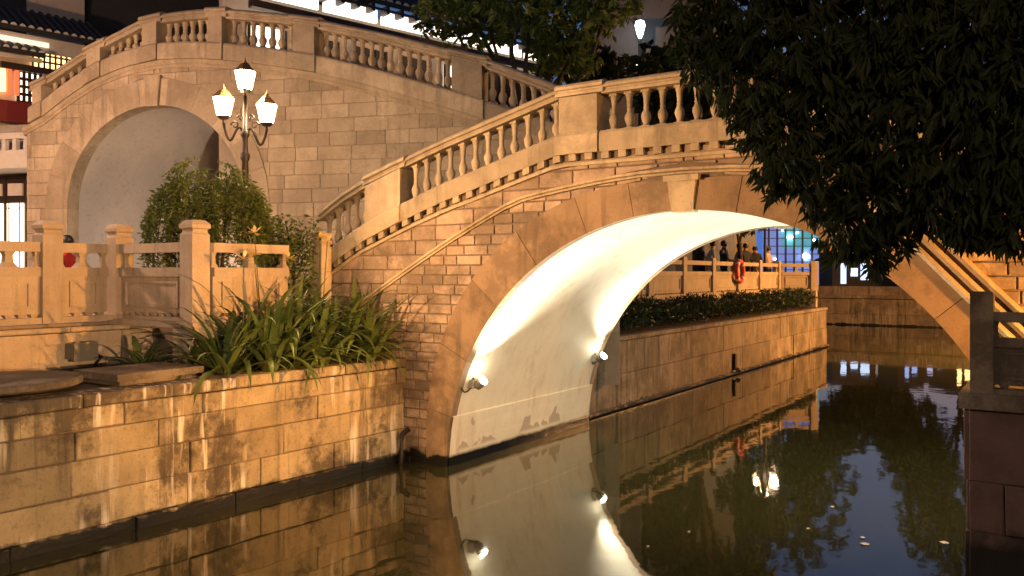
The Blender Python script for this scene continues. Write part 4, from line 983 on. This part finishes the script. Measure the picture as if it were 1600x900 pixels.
# blue lit pavilion behind the people
c = cpt(1230, 428, 45); r = tag(empty('lit_pavilion', (c.x, c.y, UP)), 'pavilion glowing blue and teal behind the far terrace', 'pavilion')
d = CR; e = CF
m = MB(); m.obox(Vector((c.x, c.y, 0)), d, e, 1.5, .6, UP-.03, 5.6); m.build('wall', M['glow_blue'], r)
m = MB(); m.obox(Vector((c.x, c.y, 0)) + d*.5 - e*.62, d, e, 1.0, .02, 3.75, 4.9); m.build('teal_panel', M['glow_teal'], r)
for dx, z, q in ((-.1, 4.35, .2), (.75, 3.35, .26), (-.9, 3.2, .09), (.3, 4.6, .08), (1.2, 4.2, .1), (-.5, 4.7, .07)):
    m = MB(); o = Vector((c.x, c.y, z)) + d*dx - e*.75; m.lathe([(.02, -q*.6), (q*.7, -q*.3), (q*.7, q*.3), (.02, q*.6)], 10, tuple(o)); m.build('lamp_globe', M['glow_cold'], r)
for k in range(7):
    m = MB(); m.obox(Vector((c.x, c.y, 0)) - e*.65, d, e, 1.5, .02, 2.6+.42*k, 2.64+.42*k); m.build('rail', M['iron'], r)
for dx in (-1.2, -.75, -.3, .15, .6, 1.1):
    m = MB(); m.obox(Vector((c.x, c.y, 0)) + d*dx - e*.66, d, e, .04, .04, UP-.03, 5.5); m.build('column', M['iron'], r)
# building behind the far terrace
r = tag(empty('terrace_house', (-15, 26, UP)), 'brown house wall behind the people on the far terrace', 'house')
m = MB(); m.box(-18, -13.2, 15, 28, UP-.03, 4.4); m.build('wall', M['rear_mortar'], r)
m = MB(); m.add([(-18.4, 14.6, 4.4), (-12.6, 14.6, 4.4), (-12.6, 28.3, 4.4), (-18.4, 28.3, 4.4), (-15.6, 15.2, 5.8), (-15.6, 27.8, 5.8)], [(0,1,4),(1,2,5,4),(2,3,5),(3,0,4,5),(0,3,2,1)]); m.build('roof', M['tile'], r)
for i in range(4):
    y = 17 + 2.8*i; m = MB(); m.box(-13.2, -13.12, y, y+1.2, 2.5, 4.0); w = m.build('window_frame', M['wood'], r)
    m = MB(); m.box(-13.13, -13.1, y+.12, y+1.08, 2.62, 3.88); m.build('pane', M['glow_amber'] if i in (1,) else M['wood'], w)
rng = random.Random(40)
def bgtree(label, px, D, h, wdt, mat='leaf_far'):
    b = cpt(px, 428, D); bl = []
    for i in range(9):
        a = rng.uniform(0, 6.28); q = wdt*rng.uniform(.3, .75); bl.append((Vector((b.x+math.cos(a)*q, b.y+math.sin(a)*q, 1.4 + h*rng.uniform(.45, .9))), (wdt*.5, wdt*.5, h*.16), 1.0))
    tree(label, (b.x, b.y, 1.3), bl, M[mat], 110, .5, .12, rng, .2, .25, cluster=6)
bgtree('tree standing beside the house on the far terrace', 1090, 24, 7.5, 2.2)
bgtree('tall tree far behind the lifebuoy', 1120, 50, 15, 4.0)
bgtree('tree behind the blue pavilion', 1235, 52, 14, 3.6)
bgtree('low tree on the quay over the blue shop window', 1330, 50, 7.0, 3.0)
bgtree('low tree on the quay over the pale shop window', 1415, 52, 9.0, 2.6)
bgtree('tall tree on the quay behind the right arch foot', 1500, 50, 14, 4.0)
bgtree('tall tree at the far right end of the quay', 1620, 52, 18, 5.0)
c = cpt(1155, 428, 25); tree('small dark tree on the far terrace behind the people', (c.x, c.y, UP-.03), [(Vector((c.x, c.y, 4.3)), (.8,.8,.7), 1.2), (Vector((c.x+.5, c.y+.4, 4.9)), (.9,.9,.7), 1.2)], M['leaf_dark'], 160, .2, .05, rng, .3, .1)

# ------------------------------------------------------------------ tiled-roof buildings above the rear bridge
def eave(root, A, B, out, z, depth, rise, n, mat_end=True, lip=0.14):
    """a tiled roof slope whose eave runs A-B at height z, rising away from the viewer"""
    d = (B-A).normalized(); e = Vector((-d.y, d.x, 0)); 
    if e.dot(CF) < 0: e = -e
    L = (B-A).length; m = MB()
    v = [Vector((A.x, A.y, z)), Vector((B.x, B.y, z)), Vector((B.x, B.y, z+rise)) + e*depth, Vector((A.x, A.y, z+rise)) + e*depth]
    v += [p - Vector((0, 0, lip)) for p in v]
    m.add(v, [(0,1,2,3),(4,5,6,7),(0,1,5,4),(1,2,6,5),(2,3,7,6),(3,0,4,7)]); rf = m.build('roof_slab', M['tile'], root)
    for i in range(n):
        p = A + d*(L*(i+.5)/n); q = L/n*0.3; t = MB()
        k = 6; vv = []
        for (dz, de) in ((0, 0), (rise, depth)):
            for j in range(k+1):
                a = math.pi*j/k; w = p + d*(q*math.cos(a)) + e*de; vv.append((w.x, w.y, z + dz + 0.005 + q*math.sin(a)))
        t.add(vv, [(j, j+1, k+1+j+1, k+1+j) for j in range(k)], True); t.build('roof_tile', M['tile'], rf)
        t = MB(); w = p - e*0.02; vv = [(w + d*(q*1.15*math.cos(math.pi*j/k))) + Vector((0, 0, 0)) for j in range(k+1)]
        vv = [(u.x, u.y, z - 0.02 + q*1.15*math.sin(math.pi*j/k)) for j, u in enumerate(vv)]; vv2 = [(x+e.x*.03, y+e.y*.03, zz) for x, y, zz in vv]
        t.add(vv + vv2, [tuple(range(k+1)), tuple(range(k+1, 2*k+2))] + [(j, j+1, k+2+j, k+1+j) for j in range(k)]); t.build('tile_end', M['tile_end'], rf)
    return d, e
def panelbox(root, A, d, e, x0, x1, z0, z1, back, thick, name, mat):
    m = MB(); m.obox(Vector((A.x, A.y, 0)) + d*((x0+x1)/2) + e*back, d, e, (x1-x0)/2, thick/2, z0, z1); return m.build(name, mat, root)
# left tea house
D0, D1 = 20.0, 21.9
def zat(py, D): return EYE + (428-py)/1300*D
A = cpt(-60, 428, 19.4); B = cpt(172, 428, 21.8)
A = Vector((A.x, A.y, 0)); B = Vector((B.x, B.y, 0))
tea = tag(empty('tea_house', (A.x, A.y, UP)), 'two-storey tea house with scalloped dark tile eaves at the top left', 'house')
d, e = eave(tea, A, B, None, zat(34, 20), 1.3, .75, 17)
L = (B-A).length
panelbox(tea, A, d, e, 0, L, UP, zat(45, 20.3), 1.1, .2, 'wall', M['plaster'])
panelbox(tea, A, d, e, 0, L*.98, zat(68, 20.3), zat(44, 20.3), .55, .1, 'fascia', M['pale'])
panelbox(tea, A, d, e, 0, L*.6, zat(60, 20.3), zat(53, 20.3), .45, .08, 'light_strip', M['glow_soft'])
A2 = A - e*0.2; B2 = A2 + d*(L*0.52)
eave(tea, A2, B2, None, zat(74, 20), .5, .2, 9)
panelbox(tea, A, d, e, 0, L*.52, zat(90, 20.2), zat(84, 20.2), .1, .1, 'lower_light_strip', M['pale'])
# lattice window
x0, x1 = L*.53, L*.85; z0, z1 = zat(97, 20.8), zat(66, 20.8)
w = panelbox(tea, A, d, e, x0, x1, z0, z1, .95, .06, 'lattice_window', M['glow_amber'])
for i in range(9):
    xx = x0 + (x1-x0)*i/8; panelbox(w, A, d, e, xx-.02, xx+.02, z0, z1, .9, .05, 'lattice_bar', M['wood'])
for zz in (z0, z0+(z1-z0)*.35, z0+(z1-z0)*.68, z1): panelbox(w, A, d, e, x0, x1, zz-.02, zz+.02, .89, .05, 'lattice_bar', M['wood'])
panelbox(tea, A, d, e, L*.3, L*.95, zat(108, 20.8), zat(98, 20.8), .8, .2, 'beam', M['wood'])
panelbox(tea, A, d, e, L*.1, L*.34, zat(135, 20.2), zat(97, 20.2), .85, .06, 'window', M['glow_amber'])
panelbox(tea, A, d, e, L*.345, L*.375, zat(140, 20.3), zat(93, 20.3), .8, .08, 'red_post', M['glow_red'])
panelbox(tea, A, d, e, L*.40, L*.425, zat(140, 20.3), zat(93, 20.3), .8, .08, 'red_post', M['glow_red'])
x0, x1 = L*.43, L*.66; z0, z1 = zat(150, 20.4), zat(100, 20.4)
w = panelbox(tea, A, d, e, x0, x1, z0, z1, .95, .05, 'lattice_window', M['glow_window'])
for i in range(7): xx = x0 + (x1-x0)*i/6; panelbox(w, A, d, e, xx-.035, xx+.035, z0, z1, .9, .05, 'lattice_bar', M['wood'])
for i in range(5): zz = z0 + (z1-z0)*i/4; panelbox(w, A, d, e, x0, x1, zz-.035, zz+.035, .89, .05, 'lattice_bar', M['wood'])
panelbox(tea, A, d, e, L*.1, L*.6, zat(186, 20.2), zat(152, 20.2), .6, .2, 'balcony_parapet', M['redwood'])
# beige gable behind
g = tag(empty('gable_house', tuple(cpt(80, 428, 27))), 'beige lit gable wall rising behind the tea house roof', 'house')
A3 = cpt(42, 428, 23.5); A3 = Vector((A3.x, A3.y, 0)); B3_ = cpt(240, 428, 25); d3 = (Vector((B3_.x, B3_.y, 0))-A3).normalized(); e3 = Vector((-d3.y, d3.x, 0))
panelbox(g, A3, d3, e3, 0, 1.45, UP, 12.5, 0, .3, 'wall', M['plaster'])
m = MB(); q = A3 + d3*0 + e3*.5
m.obox(Vector((A3.x, A3.y, 0)) + d3*3.8 + e3*1.5, d3, e3, 6.5, 1.0, UP, 14.5); m.build('dark_wing', M['tile'], g)
# long eave building behind the rear bridge
A = cpt(400, 428, 18.3); B = cpt(900, 428, 25.0); A = Vector((A.x, A.y, 0)); B = Vector((B.x, B.y, 0))
hall = tag(empty('long_hall', (A.x, A.y, UP)), 'long hall with a white lit eave strip above the rear bridge', 'house')
ze = EYE + 6.75
d, e = eave(hall, A, B, None, ze, 7.5, 5.2, 42)
L = (B-A).length
panelbox(hall, A, d, e, -.3, L, UP, ze-.1, 1.2, .2, 'wall', M['plaster'])
for i in range(6):
    x0 = L*(.02+.16*i); panelbox(hall, A, d, e, x0, x0+L*.145, ze-.52, ze-.2, .3, .08, 'light_strip', M['glow_white'])
for i in range(int(L/.42)): panelbox(hall, A, d, e, .42*i, .42*i+.09, ze-.34, ze-.15, .1, .3, 'rafter', M['wood'])
panelbox(hall, A, d, e, 0, L, ze-.3, ze-.24, -.06, .02, 'gutter', M['wood'])
panelbox(hall, A, d, e, 0, L, ze-.8, ze-.64, .3, .2, 'beam', M['wood'])
for i in range(7):
    x0 = L*(.03+.14*i); w = panelbox(hall, A, d, e, x0, x0+L*.09, ze-2.6, ze-.95, 1.08, .06, 'window', M['glow_window'] if i in (0, 4) else M['wood'])
    for k in range(4): panelbox(w, A, d, e, x0+L*.03*k-.03, x0+L*.03*k+.03, ze-2.6, ze-.95, 1.03, .05, 'window_bar', M['wood'])
# shop house left of the rear bridge with white lit doors
A = FR.P(10.99, 0, -.5); d = RD.copy(); e = -RNv
an = tag(empty('annex_house', (A.x, A.y, UP)), 'house with white lit dark-framed doors left of the rear bridge', 'house')
panelbox(an, A, d, e, 0, 3.5, UP-.02, 5.75, .9, .2, 'wall', M['plaster'])
panelbox(an, A, d, e, 0.02, 3.5, 4.64, 5.02, .3, .9, 'balcony_band', M['pale'])
for i in range(6): panelbox(an, A, d, e, .1+.28*i, .2+.28*i, 5.021, 5.27, .0, .1, 'balcony_baluster', M['pale'])
panelbox(an, A, d, e, .02, 3.5, 5.271, 5.4, .0, .16, 'balcony_rail', M['pale'])
for i in range(4):
    x0 = .02+.56*i; w = panelbox(an, A, d, e, x0, x0+.54, 1.9, 4.62, .75, .06, 'door_leaf', M['wood'])
    panelbox(w, A, d, e, x0+.06, x0+.48, 2.1, 3.98, .7, .05, 'pane', M['glow_window'])
    panelbox(w, A, d, e, x0+.08, x0+.46, 4.15, 4.42, .7, .05, 'transom_pane', M['pale'])
    for k in (0.13, 0.41): panelbox(w, A, d, e, x0+k-.008, x0+k+.008, 2.1, 3.98, .66, .02, 'glazing_bar', M['wood'])
    panelbox(w, A, d, e, x0+.06, x0+.48, 3.86, 3.876, .655, .02, 'glazing_bar', M['wood'])
# grey building with a cold lamp
c = cpt(1020, 428, 32); gb = tag(empty('grey_house', (c.x, c.y, UP)), 'grey concrete house behind the tree with a cold white lamp', 'house')
m = MB(); m.obox(Vector((c.x, c.y, 0)), CR, CF, 2.6, 2.0, UP-.03, 14); m.build('wall', M['concrete'], gb)
m = MB(); m.obox(Vector((c.x, c.y, 0)) + CR*.9 - CF*2.2, CR, CF, 1.2, .25, zat(80, 30), zat(48, 30)); m.build('balcony', M['concrete'], gb)
m = MB(); m.obox(Vector((c.x, c.y, 0)) - CR*.6 - CF*2.05, CR, CF, .4, .04, zat(110, 30), zat(92, 30)); m.build('window', M['glow_window'], gb)
lp = cpt(1000, 45, 29); r = tag(empty('wall_lamp', tuple(lp)), 'cold white lamp shining before the grey house', 'lamp')
m = MB(); m.lathe([(.04, -.35), (.1, -.2), (.18, .12), (.15, .25), (.03, .3)], 10, tuple(lp)); m.build('globe', M['glow_cold'], r)
m = MB(); m.tube([lp + Vector((0,0,-.35)), Vector((lp.x, lp.y, UP-.03))], .06); m.build('pole', M['iron'], r)

# ------------------------------------------------------------------ unseen lamps put in to light the banks and bridges
def unseen_flood(label, loc, aim, energy, color, angle, blend, rad=.08):
    loc = Vector(loc); r = tag(empty('unseen_flood_lamp', tuple(loc)), label, 'flood lamp'); q = (Vector(aim)-loc).to_track_quat('Z', 'Y')
    m = MB(); m.box(-.14, .14, -.1, .1, -.12, 0); m.v = [tuple(loc + q @ Vector(p)) for p in m.v]; m.build('housing', M['grey_metal'], r)
    m = MB(); m.tube([loc, Vector((loc.x, loc.y, 1.3))], .03); m.build('stand', M['iron'], r)
    spot('unseen_flood_light', loc + (Vector(aim)-loc).normalized()*.06, aim, energy, color, angle, blend, rad)
unseen_flood('sodium flood on the right bank aimed across the canal', (0.7, 7.7, 2.75), (-8.6, 6.0, 2.2), 1500, SODIUM, 38, .6)
unseen_flood('sodium flood at the right foot of the bridge', (1.1, 7.3, 2.1), (-1.6, 8.2, 3.0), 210, SODIUM, 110, .6)
def back_lamp(label, loc, energy, color, g=1.3):
    loc = Vector(loc); r = tag(empty('unseen_street_lamp', (loc.x, loc.y, g)), label, 'street lamp')
    m = MB(); m.tube([(loc.x, loc.y, g), (loc.x, loc.y, loc.z+.3)], .06); m.build('post', M['iron'], r)
    m = MB(); m.lathe([(.05, .3), (.3, .16), (.3, .14), (.05, .2)], 12, tuple(loc)); m.build('shade', M['iron'], r)
    point('unseen_lamp_light', loc, energy, color, .3)
back_lamp('added unseen lamp on the left terrace behind the viewpoint', (-10.5, -2.5, 5.5), 130, (1, .7, .5), UP-.02)  # added lamp out of view, a soft fill for the grey fence panel
back_lamp('tall sodium street lamp on the right bank beyond the bridge', (0.8, 27.4, 4.2), 4200, (1, .45, .12))
q_ = FR.P(6.5, UP, -1.2); unseen_flood('small added ground flood hidden inside the rear arch', (q_.x, q_.y, UP+.12), tuple(FR.P(9.95, 3.6, -2.2)), 95, (1, .74, .54), 130, .8)  # hidden lamp added to brighten the rear vault
back_lamp('added unseen lamp behind the viewpoint on the right bank', (3.2, -6.0, 6.0), 850, (1, .68, .42))  # added unseen lamp that lifts the dark granite pier
back_lamp('added unseen lamp on the terrace left of the rear bridge', (-14.2, 4.0, 5.6), 1000, (1, .56, .33), UP-.02)  # lamp put in out of view to brighten the rear bridge face
unseen_flood('added unseen gold flood on the near ledge aimed at the bridge face', (-7.5, 2.0, 3.2), (-4.8, 8.17, 2.6), 1250, (1, .54, .23), 62, .5, .3)  # unseen flood added to wash the bridge face in gold
unseen_flood('added unseen gold flood on the right bank aimed at the near bank wall', (1.5, 1.5, 2.2), (-7.3, 4.6, 0.9), 1150, (1, .55, .24), 52, .6)  # extra flood out of view, added to light the near bank wall
